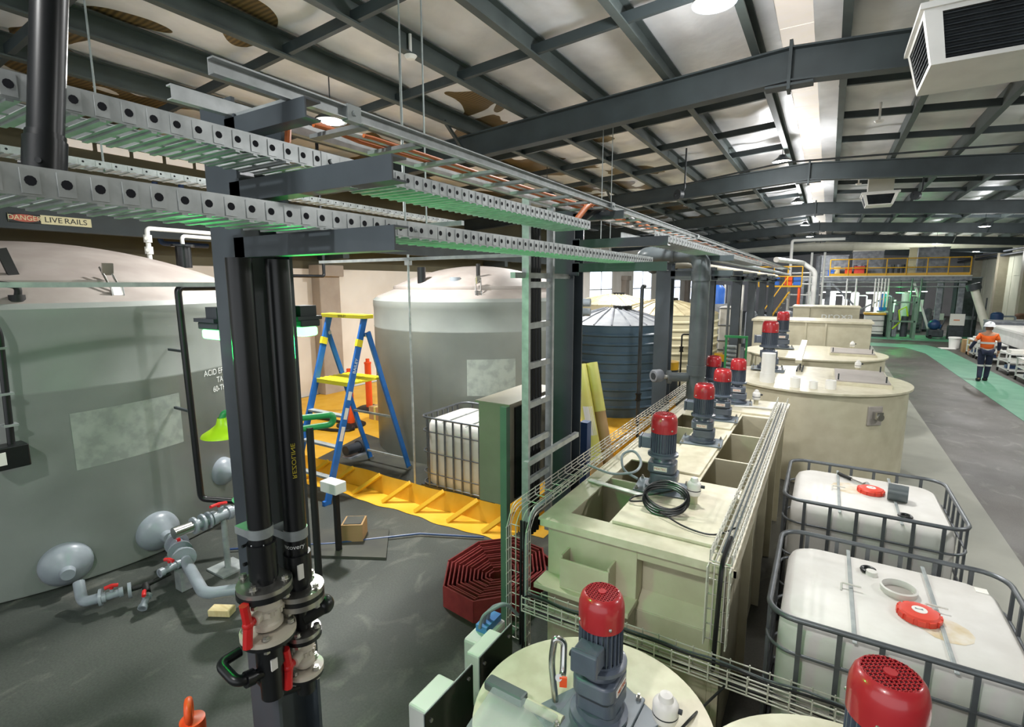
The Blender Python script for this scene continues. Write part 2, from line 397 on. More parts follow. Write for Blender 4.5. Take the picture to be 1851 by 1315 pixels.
FRAMES = [.5, 8.1, 15.7, 23.3, 30.9, 38.5, 46.1, 53.7]
PURL = [-1.12, -2.3, -3.48, -4.66, -5.84, -7.02, -8.2, -9.4, -10.6, -.1, 1.02, 2.2, 3.4, 4.6, 5.8, 7.0, 8.2, 9.3]
SKY0, SKY1 = -.82, -.42
def ceiling():
    b = MB(); ZB = 6.3
    xs = []
    ed = [WL] + sorted(PURL) + [WR]
    for a, c in zip(ed[:-1], ed[1:]):
        for k in range(4): xs.append(a + (c - a) * k / 4)
    xs.append(WR)
    xs = [x for x in xs if not (SKY0 - .02 < x < SKY1 + .02)] + [SKY0, SKY1]; xs.sort()
    ys = [-8 + .42 * i for i in range(int((YF + 8) / .42) + 2)]
    rnd = random.Random(3)
    def z(x, y):
        t = min(abs(x - p) for p in PURL) / .6
        yy = ((y - FRAMES[0]) / 1.9) % 1.0
        return roofz(x, ZB) - .07 * min(t, 1) ** 1.5 * (.4 + .6 * math.sin(PI * yy)) + rnd.uniform(-.014, .014)
    nx = len(xs); vs = [(x, y, z(x, y)) for y in ys for x in xs]; fs = []
    for j in range(len(ys) - 1):
        for i in range(nx - 1):
            if abs(xs[i] - SKY0) < 1e-6: continue
            fs.append((j * nx + i, (j + 1) * nx + i, (j + 1) * nx + i + 1, j * nx + i + 1))
    n = len(vs); t = [(WL - .3, -2), (WR + .3, -2), (WR + .3, YF), (WL - .3, YF)]
    b.add(vs, fs); o = b.build('ceiling', 'insul', kind='structure', smooth=70)
    b = MB()
    for a, c in ((WL - .3, SKY0), (SKY1, WR + .3)):
        za, zc = roofz(a, ZB + .03), roofz(c, ZB + .03)
        b.add([(a, -8, za), (c, -8, zc), (c, YF, zc), (a, YF, za), (a, -8, za + .03), (c, -8, zc + .03), (c, YF, zc + .03), (a, YF, za + .03)],
              [(3, 2, 1, 0), (4, 5, 6, 7), (0, 1, 5, 4), (1, 2, 6, 5), (2, 3, 7, 6), (3, 0, 4, 7)])
    b.build('trim_30', 'galvdull', kind='structure', smooth=0)
    b = MB(); y = -8
    while y < YF: b.box(SKY0, SKY1, y, y + .88, ZB - .02, ZB); y += .9
    b.build('window_5', 'skylight', kind='structure', smooth=0)
    b = MB()                                            # purlins
    for x in PURL:
        z0 = roofz(x, 6.0)
        b.extr([(0, 0), (.1, 0), (.1, .02), (.012, .02), (.012, .25), (.1, .25), (.1, .265), (0, .265)], (x, -8, z0), (x, YF, z0), (1, 0, 0), (0, 0, 1))
    b.build('trim_31', 'purlin', kind='structure', smooth=0)
    b = MB()                                            # bridging between purlins
    q = sorted(PURL)
    for y0, y1 in zip(FRAMES[:-1], FRAMES[1:]):
        for k in (1, 2, 3):
            y = y0 + (y1 - y0) * k / 4
            for x0, x1 in zip(q[:-1], q[1:]):
                if x0 < -1 and x1 > -.2: continue
                b.bar((x0, y, roofz(x0, 6.08)), (x1, y, roofz(x1, 6.08)), .06, .12, (0, 0, 1))
    b.build('trim_32', 'roofsteel', kind='structure', smooth=0)
    names = ['', 'nearest dark roof rafter, crossing behind the big white air vent', 'second dark roof rafter from camera, beyond the brightest hanging lamp', 'third dark roof rafter from the camera, behind the small air vent',
             'fourth dark roof rafter from the camera', 'fifth dark roof rafter, just before the wide round duct', 'dark roof rafter just beyond the wide round duct', 'farthest dark roof rafter, nearest the far wall']
    for y, lb in zip(FRAMES, names):
        t = thing('roof_rafter', lb or 'x', 'rafter', (RX, y, 5.5), 'roof rafters') if lb else None
        if not t: continue
        for sgn, xe in ((-1, WL), (1, WR)):
            b = MB(); p = (RX, y, 5.77); q = (xe, y, roofz(xe, 5.77)); L_ = abs(xe - RX); ux = Vector(q) - Vector(p); ux.normalize(); uz = Vector((0, 1, 0)).cross(ux) * (-sgn)
            uz = Vector((-ux.z, 0, ux.x)) if sgn > 0 else Vector((ux.z, 0, -ux.x))
            for h in (-.2, .2): b.bar(Vector(p) + uz * h, Vector(q) + uz * h, .2, .022, uz)
            b.bar(p, q, .012, .4, uz)
            b.build('rafter_beam', 'roofsteel', t, smooth=0)
        MB().box(RX - .02, RX + .02, y - .12, y + .12, 5.45, 6.05).prism([(RX - .28, y - .1), (RX + .28, y - .1), (RX + .28, y + .1), (RX - .28, y + .1)], 5.5, 5.53).build('ridge_plate', 'roofsteel', t, smooth=0)
        for x in (-5.84, 5.8): MB().bar((x, y - .05, roofz(x, 5.6)), (x + .02, y - .75, roofz(x, 6.05)), .05, .05).build('fly_brace', 'roofsteel', t, smooth=0)
ceiling()

# ================================================================== pipe rack
ARM_Z = [(3.455, 3.515, -1.40), (3.235, 3.305, -1.05), (3.045, 3.115, -1.05)]
COLS = [1.12, 4.0, 7.15, 10.3, 13.8, 16.8, 19.7, 22.9]
CLBL = ['nearest slate grey steel column, with two black pipes clamped to its face', 'steel column lit green beside the tall vertical cable ladder', 'grey steel column standing between the blue and cream ribbed tanks',
        'grey steel column hidden behind the big bent grey pipe', 'slim dark rack column just right of the bent pipe', 'sixth dark rack column, right after the white pallet tank', 'seventh dark rack column from the camera', 'farthest dark rack column, by the yellow stairs']
def column(i, y0):
    t = thing('steel_column', CLBL[i], 'column', (-1.93, y0 + .1, 0), 'pipe rack columns')
    top = 3.6 if i == 0 else 3.55 if i == 1 else 3.25
    b = MB(); x0, x1 = -2.03, -1.83
    b.box(x0, x1, y0, y0 + .014, 0, top).box(x0, x1, y0 + .19, y0 + .204, 0, top).box(-1.937, -1.925, y0 + .014, y0 + .19, 0, top)
    b.build('column_shaft', 'dark', t, smooth=0)
    MB().box(-2.1, -1.76, y0 - .06, y0 + .26, 0, .02).build('base_plate', 'dark', t, smooth=0)
    for k, (z0, z1, xe) in enumerate(ARM_Z):
        if i > 1 and k < 1: continue
        if i > 2: xe = -1.55
        if i > 2 and k < 2: continue
        b = MB(); h = z1 - z0
        b.box(x1, xe, y0 - .03, y0 - .024, z0, z1).box(x1, xe, y0 - .024, y0 + .03, z1 - .006, z1).box(x1, xe, y0 - .024, y0 + .03, z0, z0 + .006)
        b.prism([(x1 - .05, y0 - .03), (x1 + .06, y0 - .03), (x1 + .06, y0 - .022), (x1 - .05, y0 - .022)], z0 - .03, z1 + .01)
        b.build('arm', 'dark', t, smooth=0)
    return t
for i, y in enumerate(COLS): column(i, y)
# beams along the rack beyond the third column
b = MB()
for z in (3.0, 3.12): b.box(-2.03, -1.83, 7.36, 23.1, z, z + .012)
b.box(-1.936, -1.924, 7.36, 23.1, 3.0, 3.13)
tag(b.build('rack_beam', 'dark', smooth=0), 'long dark beam running along the tops of the far rack columns', 'beam')

def tray(name, label, x0, x1, y0, y1, z0, z1, pitch=.105, lip=.012, rmat='galv', group='cable trays on the rack arms'):
    t = thing(name, label, 'cable tray', ((x0 + x1) / 2, y0, z0), group)
    for x, sg in ((x1, 1), (x0, -1)):
        b = MB(); b.box(x - .0015, x + .0015, y0, y1, z0, z1); b.box(min(x, x - sg * lip), max(x, x - sg * lip), y0, y1, z1 - .002, z1)
        n = int((y1 - y0) / pitch)
        for k in range(n):
            y = y0 + (k + .5) * pitch; c = x + sg * .0015; zc = (z0 + z1) / 2
            b.mi = 0; b.box(min(c, c + sg * .003), max(c, c + sg * .003), y - pitch * .26, y + pitch * .26, z0 + .004, z1 - .006)
            b.mi = 1; b.cyl((c + sg * .0025, y, zc), (c + sg * .0036, y, zc), (z1 - z0) * .17, n=10)
        b.mi = 0
        b.build('rail', [rmat, 'hole'], t, smooth=0)
    b = MB(); n = int((y1 - y0) / pitch)
    for k in range(n):
        y = y0 + (k + .5) * pitch
        b.box(x0, x1, y - pitch * .36, y + pitch * .36, z0 - .001, z0 + .001); b.box(x0, x1, y - pitch * .12, y + pitch * .12, z0 - .006, z0 - .001)
    xm = (x0 + x1) / 2
    b.box(xm - .03, xm - .01, y0, y1, z0 + .001, z0 + .003)
    b.build('tray_bed', rmat, t, smooth=0)
    return t
tl = tray('cable_tray', 'lower perforated galvanised cable tray passing right in front of the nearest column', -1.51, -1.3, -.3, 4.45, 3.116, 3.172, .055)
tu = tray('cable_tray', 'middle perforated galvanised cable tray just above the lower one', -1.76, -1.5, -.2, 3.55, 3.338, 3.395, .055)
tray('cable_tray', 'far length of perforated cable tray leading to the bent grey pipe', -1.5, -1.22, 4.2, 12, 3.31, 3.37, .11)
for o, y in ((tl, 1.42), (tu, 1.22)):
    b = MB(); x = -1.3 if o is tl else -1.5; z = o.location.z + .03
    b.box(x, x + .004, y, y + .16, z - .026, z + .026).cyl((x + .004, y + .04, z), (x + .014, y + .04, z), .009, n=8)
    b.build('splice_plate', 'galv', o, smooth=0)
def channel_tray():
    t = thing('cable_ladder', 'top cable ladder with open channel rails and orange cables, highest on the rack', 'cable ladder', (-1.64, .95, 3.52))
    C_ = [(0, 0), (.028, 0), (.028, .004), (.003, .004), (.003, .04), (.028, .04), (.028, .045), (0, .045)]
    MB().extr(C_, (-1.5, .86, 3.52), (-1.5, 26, 3.52), (1, 0, 0), (0, 0, 1)).build('rail', 'galv', t, smooth=0)
    MB().extr(C_, (-1.78, .9, 3.52), (-1.78, 26, 3.52), (-1, 0, 0), (0, 0, 1)).build('rail', 'galv', t, smooth=0)
    for k in range(45):
        y = 1.1 + k * .3 if k < 20 else 7.1 + (k - 20) * .7
        MB().box(-1.78, -1.5, y, y + .045, 3.515, 3.53).build('rung', 'galvdull', t, smooth=0)
    for y in (1.32, 3.9, 7): MB().box(-1.5, -1.468, y, y + .06, 3.515, 3.57).cyl((-1.468, y + .03, 3.543), (-1.46, y + .03, 3.543), .01, n=8).build('splice_plate', 'galvdull', t, smooth=0)
channel_tray()
for k, (x, r) in enumerate(((-1.72, .011), (-1.69, .009), (-1.665, .011), (-1.64, .008))):
    pts = [(x, 1.25 + .1 * k, 3.54)] + [(x + .012 * math.sin(j * 1.3 + k), 1.6 + j * .8, 3.542) for j in range(26)]
    if k == 0: pts = [(-1.62, 1.18, 3.40), (-1.66, 1.22, 3.5), (-1.71, 1.32, 3.56)] + pts[1:]
    tag(MB().tube(pts, r, 8).build('cable', ['orangec', 'orangec', 'white', 'orangec'][k]), ['orange cable rising from the middle tray and bending onto the top cable ladder', 'orange cable lying second from the left rail on the top cable ladder', 'white cable lying between the orange ones on the top cable ladder', 'thin orange cable lying rightmost on the top cable ladder'][k], 'cable', 'cables on the top ladder')
tag(MB().tube(rounded([(-1.62, 3.55, 3.4), (-1.6, 3.8, 3.58), (-1.58, 4.3, 3.56), (-1.66, 4.8, 3.54)], .3), .022, 10).build('cable', 'orangec'), 'thick orange cable looping up beside the second column top', 'cable')
tag(MB().tube(rounded([(-1.66, 3.62, 3.37), (-1.62, 3.95, 3.55), (-1.6, 4.6, 3.56), (-1.7, 5.2, 3.54)], .3), .03, 10).build('cable', 'black'), 'thick black cable looping up beside the second column top', 'cable')
# far parallel trays seen behind
tray('cable_tray', 'distant perforated tray along the left, behind the upper black pipe', -5.2, -5.0, 1.0, 6.6, 3.87, 3.92, .11, group='cable trays behind the rack')
for y in (2.0, 5.5): MB().cyl((-5.1, y, 3.86), (-5.1, y, 6.0), .008, n=6).build('hanger', 'galvdull', bpy.data.objects['cable_tray.003'])
b = MB().box(-5.2, -5.15, -1, 3.6, 2.93, 2.97); b.box(-5.26, -5.2, -1, 3.6, 2.93, 2.94)
tag(b.build('steel_angle', 'galvdull', smooth=0), 'long galvanised angle running level above the grey tanks', 'rail')
for k, (p, q) in enumerate((((-3.6, 3.9, 3.49), (-3.6, 3.9, 6.06)), ((-3.33, 3.9, 3.49), (-3.33, 3.9, 6.08)), ((-3.45, 8.65, 3.4), (-3.45, 8.65, 5.82)), ((-3.45, 9.1, 3.4), (-3.45, 9.1, 5.82)))):
    tag(MB().cyl(p, q, .008, n=8).build('hanger_rod', 'galvdull'), ['thin threaded rod hanging from the roof, left of the nearest pair', 'thin threaded rod hanging from the roof, right of the nearest pair', 'thin rod hanging beyond the first rafter, left one', 'thin rod hanging beyond the first rafter, right one'][k], 'rod', 'hanger rods')
tag(MB().bar((-4.3, 3.9, 3.502), (-2.9, 3.9, 3.502), .041, .041).build('strut', 'galvdull', smooth=0), 'galvanised strut hung from the nearest pair of thin rods', 'strut')

t = thing('trapeze_strut', 'galvanised strut running level across in front of the grey tank, above the ladder', 'strut', (-4.8, 5.25, 0))
MB().box(-6.6, -2.9, 5.23, 5.27, 3.26, 3.3).build('strut_bar', 'galvdull', t, smooth=0)
MB().cyl((-4.82, 5.25, .013), (-4.82, 5.25, 3.34), .016, n=10).build('upright_rod', 'galv', t)
MB().box(-4.86, -4.78, 5.22, 5.28, 3.2, 3.26).build('rod_bracket', 'galv', t, smooth=0)
# the fat black pipe at the upper left
t = thing('drop_pipe', 'fat black pipe rising past the trays at the upper left', 'pipe', (-1.42, .45, 3.2))
MB().cyl((-1.42, .452, 3.2), (-1.42, .80, 5.9), .031, n=24).build('pipe_wall', 'black', t)
MB().cyl((-1.42, .448, 3.17), (-1.42, .458, 3.25), .037, n=24).cyl((-1.42, .458, 3.25), (-1.42, .46, 3.262), .034, n=24).build('coupling', 'black', t)
for a in (.6, 2.2): MB().cyl((-1.42 + .038 * math.cos(a), .455 - .038 * math.sin(a), 3.2), (-1.42 + .046 * math.cos(a), .455 - .046 * math.sin(a), 3.2), .006, n=8).build('terminal_pin', 'black', t)

# ------------------------------------------------------------------ the two valve lines on the nearest column
def flange(b, x, y, z, r, th, bolt=True):
    b.mi = 0; b.cyl((x, y, z), (x, y, z + th), r, n=28)
def bolts(x, y, z0, z1, r, n=4, a0=.5, t=None):
    for k in range(n):
        a = a0 + 2 * PI * k / n; px, py = x + r * math.cos(a), y + r * math.sin(a); b = MB()
        b.cyl((px, py, z0), (px, py, z1), .006, n=8); b.cyl((px, py, z1 - .014), (px, py, z1 - .002), .0125, n=6); b.cyl((px, py, z0 + .002), (px, py, z0 + .014), .0125, n=6)
        b.cyl((px, py, z1 - .017), (px, py, z1 - .014), .016, n=10)
        b.build('bolt', 'bolt', t)
def lever(name, c, d, m, parent, L_=.085):
    c = Vector(c); d = Vector(d).normalized()
    b = MB(); b.cyl(c, c + d * .03, .017, n=12)
    p = c + d * .036
    b.add([], []); n0 = len(b.v)
    for s_ in (1, -1):
        b.tube([p + Vector((0, 0, 0)), p + Vector((0, 0, s_ * L_ * .5)) + d * .006, p + Vector((0, 0, s_ * L_)) + d * .012], .017, 8)
    b.ball(p, .021, 10, 6)
    for v in b.v: pass
    return b.build(name, m, parent)
def valve(t, x, y, zt, zb, r, s=1.0):
    b = MB(); h = zt - zb
    b.lathe([(r * .9, 0), (r * 1.12, .01), (r * 1.12, h * .2), (r * .98, h * .25), (r * 1.0, h * .42), (r * 1.14, h * .46), (r * 1.14, h * .62), (r * 1.0, h * .66), (r * .96, h * .8), (r * 1.14, h * .84), (r * 1.14, h - .008), (r * .9, h)], (x, y, zb), 28)
    for k in range(14):
        a = 2 * PI * k / 14; b.obox((x + r * 1.13 * math.cos(a), y + r * 1.13 * math.sin(a), zb + h * .54), (.012, .008, h * .15), a)
    b.cyl((x, y, zb + h * .54), (x + .03, y - .07, zb + h * .54), .022, n=14)
    b.build('valve_body', 'valve', t)
    lever('valve_handle', (x + .02, y - .06, zb + h * .54), (.35, -1, 0), 'redhandle', t)
def line_a():
    x, y = -1.735, 1.045
    t = thing('valve_line', 'left black pipe on the nearest column, ending in a beige valve with a red handle', 'pipe', (x, y, 1.3), 'valve lines on the nearest column')
    MB().cyl((x, y, 1.84), (x, y, 3.04), .042, n=28).build('pipe_wall', 'black', t)
    b = MB().cyl((x, y, 1.86), (x, y, 2.0), .051, n=28).cyl((x - .05, y - .045, 1.985), (x - .05, y - .03, 1.985), .006, n=8).cyl((x - .02, y - .062, 1.93), (x - .02, y - .05, 1.93), .007, n=8); b.build('coupling', 'black', t)
    b = MB(); b.cyl((x, y, 2.025), (x, y, 2.062), .0455, n=28); b.box(x - .09, x, y - .045, y + .045, 2.028, 2.058); b.build('pipe_clamp', 'galvdull', t, smooth=30)
    MB().cyl((x, y, 1.822), (x, y, 1.84), .098, n=32).build('flange', 'bolt', t)
    MB().cyl((x, y, 1.800), (x, y, 1.822), .1, n=32).build('gasket', 'black', t)
    bolts(x, y, 1.775, 1.868, .08, t=t)
    valve(t, x, y, 1.79, 1.655, .05)
    MB().cyl((x, y, 1.628), (x, y, 1.648), .1, n=32).build('flange', 'valve', t)
    MB().cyl((x, y, 1.612), (x, y, 1.628), .098, n=32).build('gasket', 'black', t)
    bolts(x, y, 1.595, 1.668, .08, 4, .9, t=t)
    b = MB().cyl((x, y, 1.36), (x, y, 1.612), .043, n=24).cyl((x, y, 1.5), (x, y, 1.58), .052, n=24)
    b.build('tee', 'black', t)
    b = MB().pipe([(x, y, 1.47), (x - .01, y - .13, 1.5), (x - .12, y - .13, 1.53), (x - .12, y - .05, 1.53)], .02, .03); b.cyl((x - .005, y - .07, 1.485), (x - .008, y - .1, 1.49), .03, n=16)
    b.build('branch_pipe', 'black', t)
    MB().box(x + .046, x + .053, y - .03, y - .005, 1.5, 1.545).build('label_sticker', 'paper', t, smooth=0)
    f = lambda p: Vector((x + .043 * math.cos(-.95 + p.x / .043), y + .043 * math.sin(-.95 + p.x / .043), 2.012 + p.y - .02))
    text('handwriting', 'feed', .032, None, 'inkw', t, 0, f)
def line_b():
    x, y = -1.735, 1.19
    t = thing('valve_line', 'right black pipe on the nearest column, hanging lower and ending in a smaller beige valve', 'pipe', (x, y, 1.28), 'valve lines on the nearest column')
    MB().cyl((x, y, 1.74), (x, y, 3.04), .042, n=28).build('pipe_wall', 'black', t)
    MB().cyl((x, y, 1.76), (x, y, 1.89), .051, n=28).build('coupling', 'black', t)
    b = MB(); b.cyl((x, y, 1.955), (x, y, 1.995), .0455, n=28); b.box(x - .1, x, y - .045, y + .045, 1.958, 1.99); b.build('pipe_clamp', 'galvdull', t, smooth=30)
    MB().cyl((x, y, 1.722), (x, y, 1.742), .094, n=32).build('flange', 'bolt', t)
    MB().cyl((x, y, 1.702), (x, y, 1.722), .094, n=32).build('gasket', 'black', t)
    MB().cyl((x, y, 1.68), (x, y, 1.702), .094, n=32).build('flange', 'bolt', t)
    bolts(x, y, 1.66, 1.768, .076, 4, .3, t=t)
    b = MB().lathe([(.042, 0), (.03, -.05), (.03, -.12)], (x, y, 1.68), 24).cyl((x, y, 1.6), (x + .03, y + .09, 1.62), .036, n=20).ball((x + .03, y + .09, 1.62), .04, 14, 8); b.build('reducing_tee', 'black', t)
    MB().cyl((x, y, 1.535), (x, y, 1.553), .072, n=28).build('flange', 'bolt', t)
    MB().cyl((x, y, 1.52), (x, y, 1.535), .074, n=28).build('gasket', 'black', t)
    bolts(x, y, 1.505, 1.575, .058, 4, .6, t=t)
    valve(t, x, y, 1.515, 1.39, .036)
    MB().cyl((x, y, 1.365), (x, y, 1.383), .074, n=28).build('flange', 'valve', t)
    MB().cyl((x, y, 1.35), (x, y, 1.365), .072, n=28).build('gasket', 'black', t)
    bolts(x, y, 1.34, 1.4, .058, 4, .2, t=t)
    b = MB().cyl((x, y, 1.27), (x, y, 1.35), .036, n=20).pipe([(x, y, 1.3), (x - .03, y - .12, 1.33), (x - .03, y - .18, 1.45)], .02, .04); b.build('end_stub', 'black', t)
    b = MB().box(x + .045, x + .053, y - .035, y - .012, 1.8, 1.86); b.build('label_sticker', 'paper', t, smooth=0)
    f = lambda p: Vector((x + .043 * math.cos(-.95 + p.x / .043), y + .043 * math.sin(-.95 + p.x / .043), 1.93 + p.y))
    g = lambda p: Vector((x + .0425 * math.cos(-.35 + p.y / .042), y + .0425 * math.sin(-.35 + p.y / .042), 2.28 + p.x))
    text('lettering', 'REZOLINE', .022, None, 'inky', t, 0, g, sx=1.4)
    text('handwriting', 'recovery', .026, None, 'inkw', t, 0, f)
line_a(); line_b()

# ------------------------------------------------------------------ green status lamps
def green_lamp(label, c, e, d, sz=.2, stem=None, col=0):
    c = Vector(c); t = thing('green_lamp', label, 'lamp', c, 'green warning lamps')
    b = MB().box(c.x - sz * .55, c.x + sz * .5, c.y - .06, c.y + .06, c.z + .04, c.z + .055); b.box(c.x - .02, c.x + .06, c.y - .04, c.y + .04, c.z + .055, c.z + .1)
    b.build('bracket', 'machineb', t, smooth=0)
    MB().box(c.x - sz * .5, c.x + sz * .5, c.y - .05, c.y + .05, c.z + .01, c.z + .04).build('housing', 'machineb', t, smooth=0, bevel=.006)
    b = MB().prism([(c.x - sz * .48, c.y - .04), (c.x + sz * .48, c.y - .04), (c.x + sz * .48, c.y + .04), (c.x - sz * .48, c.y + .04)], c.z - .03, c.z + .01)
    b.build('lens', 'lampg', t, smooth=0, bevel=.01)
    if stem: MB().cyl(c + Vector((0, 0, .05)), (c.x, c.y, stem), .025, n=8).build('stem', 'machineb', t)
    if col: MB().box(c.x - .03, c.x + .03, 1.325, c.y, c.z + .05, c.z + .09).build('bracket', 'machineb', t, smooth=0)
    l = lamp('green_light', c + Vector((0, 0, -.08)), 'POINT', e, (.02, 1, .16), .06, parent=t)
    return t
green_lamp('bright green lamp on the left side of the nearest column', (-2.115, 1.17, 2.76), 14, 1, .14)
green_lamp('bright green lamp on the far side of the nearest column', (-1.95, 1.43, 2.76), 26, 1, .14, col=1)

# ------------------------------------------------------------------ vertical cable ladder, cabinet on posts
def vladder():
    t = thing('vertical_cable_ladder', 'tall vertical galvanised cable ladder lit green beside the second column', 'cable ladder', (-1.86, 3.45, 1.0))
    for y in (3.24, 3.62): MB().box(-1.888, -1.832, y, y + .008, .9, 3.6).box(-1.888, -1.88, y + .008, y + .03, .9, 3.6).box(-1.84, -1.832, y + .008, y + .03, .9, 3.6).build('rail', 'galv', t, smooth=0)
    for k in range(9):
        z = 1.12 + k * .3; MB().box(-1.875, -1.845, 3.28, 3.62, z, z + .045).build('rung', 'galv', t, smooth=0)
vladder()
for k in range(4):
    y = 3.37 + k * .045; tag(MB().tube([(-1.9, y, .95), (-1.9 + .004 * k, y + .01, 2), (-1.9, y, 3.4)], .02, 8).build('cable', 'black'), 'black cable in the row running up the vertical cable ladder', 'cable', 'cables in the vertical ladder')
tag(MB().box(-1.9, -1.86, 3.1, 4.0, 3.05 - .06, 3.03).build('strut', 'galv', smooth=0), 'upper galvanised strut crossing the vertical cable ladder', 'strut')
tag(MB().box(-1.84, -1.8, 3.18, 4.1, 1.6, 1.64).build('strut', 'galv', smooth=0), 'lower galvanised strut crossing the vertical cable ladder', 'strut')
def cabinet():
    t = thing('electrical_cabinet', 'olive grey electrical cabinet with a dark glass side, mounted on a green post', 'cabinet', (-2.3, 3.8, 1.1))
    MB().box(-2.44, -2.16, 3.46, 4.3, 1.1, 1.97).build('body', 'cabinet', t, smooth=0, bevel=.008)
    MB().box(-2.16, -2.145, 3.58, 4.28, 1.13, 1.93).build('door', 'glassdk', t, smooth=0)
    MB().box(-2.46, -2.12, 3.44, 4.32, 1.97, 1.985).build('rain_hood', 'cabinet', t, smooth=0)
cabinet()
t = thing('green_post', 'square green grey steel post standing in front of the olive cabinet', 'post', (-2.15, 3.46, 0))
MB().box(-2.185, -2.125, 3.4, 3.455, .01, 1.97).build('shaft', 'greenpost', t, smooth=0)
MB().box(-2.25, -2.06, 3.33, 3.53, 0, .012).build('base_plate', 'greenpost', t, smooth=0)
for x in (-2.23, -2.08):
    for y in (3.35, 3.51): MB().cyl((x, y, .012), (x, y, .035), .012, n=6).build('anchor_bolt', 'bolt', t)
t = thing('strut_post', 'dark blue strut post behind the end of the beige mixing tank', 'post', (-1.95, 4.6, 0)); MB().box(-1.99, -1.91, 4.55, 4.65, 0, 1.6).build('shaft', 'bluepipe', t, smooth=0)
MB().box(-2.05, -1.85, 4.5, 4.7, 0, .01).build('base_plate', 'galvdull', t, smooth=0)

# ------------------------------------------------------------------ goose neck pipe and long beige pipe
t = thing('bent_pipe', 'big dark grey pipe bent over in a gooseneck behind the red motors', 'pipe', (-1.4, 7.0, 1.3))
MB().pipe([(-1.41, 7.0, 1.3), (-1.41, 7.0, 3.33), (-2.2, 7.0, 3.33), (-2.2, 7.6, 3.2)], .112, .2, 24, 8).build('pipe_wall', 'pvcdk', t)
for c, d in (((-1.41, 7, 2.98), (0, 0, 1)), ((-1.75, 7, 3.33), (-1, 0, 0)), ((-1.41, 7, 1.75), (0, 0, 1))):
    c = Vector(c); d = Vector(d); MB().cyl(c, c + d * .13, .121, n=28).build('socket', 'pvcdk', t)
b = MB().cyl((-1.5, 6.95, 1.72), (-1.7, 6.85, 1.72), .06, n=18).cyl((-1.7, 6.85, 1.72), (-1.74, 6.83, 1.72), .09, n=20); b.build('branch_stub', 'pvcdk', t)
t = thing('round_gauge', 'pale round instrument head on the side of the bent grey pipe', 'gauge', (-1.85, 6.78, 1.65))
MB().cyl((-1.74, 6.83, 1.72), (-1.83, 6.79, 1.72), .03, n=14).build('neck', 'bolt', t)
MB().cyl((-1.83, 6.84, 1.73), (-1.9, 6.74, 1.73), .085, n=24).build('housing', 'machine', t, bevel=.01)
MB().cyl((-1.9, 6.742, 1.73), (-1.905, 6.735, 1.73), .045, n=20).build('lens', 'machineb', t)
t = thing('long_pipe', 'long pale beige pipe running away along the rack beam', 'pipe', (-2.25, 8, 3.13))
MB().cyl((-2.25, 7.7, 3.28), (-2.25, 29, 3.28), .085, n=20).build('pipe_wall', 'beigepipe', t)
for y in (9, 12.5, 15.5, 21.2): MB().box(-2.34, -1.83, y, y + .06, 3.133, 3.2).build('pipe_saddle', 'dark', t, smooth=0)
tag(MB().cyl((-1.7, 9, 3.355), (-1.7, 29, 3.355), .05, n=16).build('long_pipe', 'pvc'), 'long grey pipe running away just above the beige one', 'pipe')
t = thing('white_pipe_bridge', 'white pipe stepping up and over at the far end of the rack', 'pipe', (-1.3, 24, 3))
MB().pipe([(-1.6, 20, 3.75), (-.95, 24, 3.75), (-.5, 24, 3.4), (-.5, 24, 0)], .09, .15, 14).build('pipe_wall', 'white', t)

# ================================================================== left side: tanks, bund, ladder, pipework
def surf(c, r, th, z, out=0.0): return Vector((c[0] + (r + out) * math.cos(th), c[1] + (r + out) * math.sin(th), z))
def patch(c, r, t0, t1, z0, z1, out=.003, n=12, skew=0):
    b = MB(); vs = []
    for j in range(2):
        for i in range(n + 1): th = t0 + (t1 - t0) * i / n; vs.append(surf(c, r, th, (z0 if j == 0 else z1) + skew * (i / n), out))
    return b.add(vs, [(i, i + 1, n + 2 + i, n + 1 + i) for i in range(n)])
def big_tank(label, c, r, zs, zr, rdome, zd, seam):
    t = thing('storage_tank', label, 'tank', (c[0], c[1], 0), 'large grey dome top tanks')
    MB().lathe([(r - .01, .012), (r, .03), (r, seam - .012), (r + .005, seam), (r + .001, seam + .014), (r, zs - .18), (r + .006, zs - .16), (r + .006, zs - .05), (r - .05, zs)], (c[0], c[1], 0), 96).build('tank_shell', 'tank', t)
    MB().lathe([(r - .05, zs), (r - .09, zs + .03), (rdome + .02, zr)], (c[0], c[1], 0), 96).build('tank_shoulder', 'tanktop', t)
    h = zd - zr; prof = [(rdome + .02, zr - .02), (rdome + .03, zr + .02), (rdome + .02, zr + .055), (rdome - .06, zr + .09)]
    for k in range(1, 11): a = k / 10; prof.append((max((rdome - .06) * math.cos(a * PI / 2), .002), zr + .09 + (h - .09) * (math.sin(a * PI / 2)) ** 1.25 if False else zr + .09 + (h - .09) * (1 - math.cos(a * PI / 2)) ** .0 * (1 - ((1 - a) ** 2))))
    prof = prof[:4] + [((rdome - .06) * (1 - k / 10) if k < 10 else .002, zr + .09 + (h - .09) * (1 - (1 - k / 10) ** 2)) for k in range(1, 11)]
    MB().lathe(prof, (c[0], c[1], 0), 96).build('dome_lid', 'tanktop', t)
    return t
T1, R1 = (-8.67, 2.4), 2.58
T2, R2 = (-5.68, 8.1), 1.94
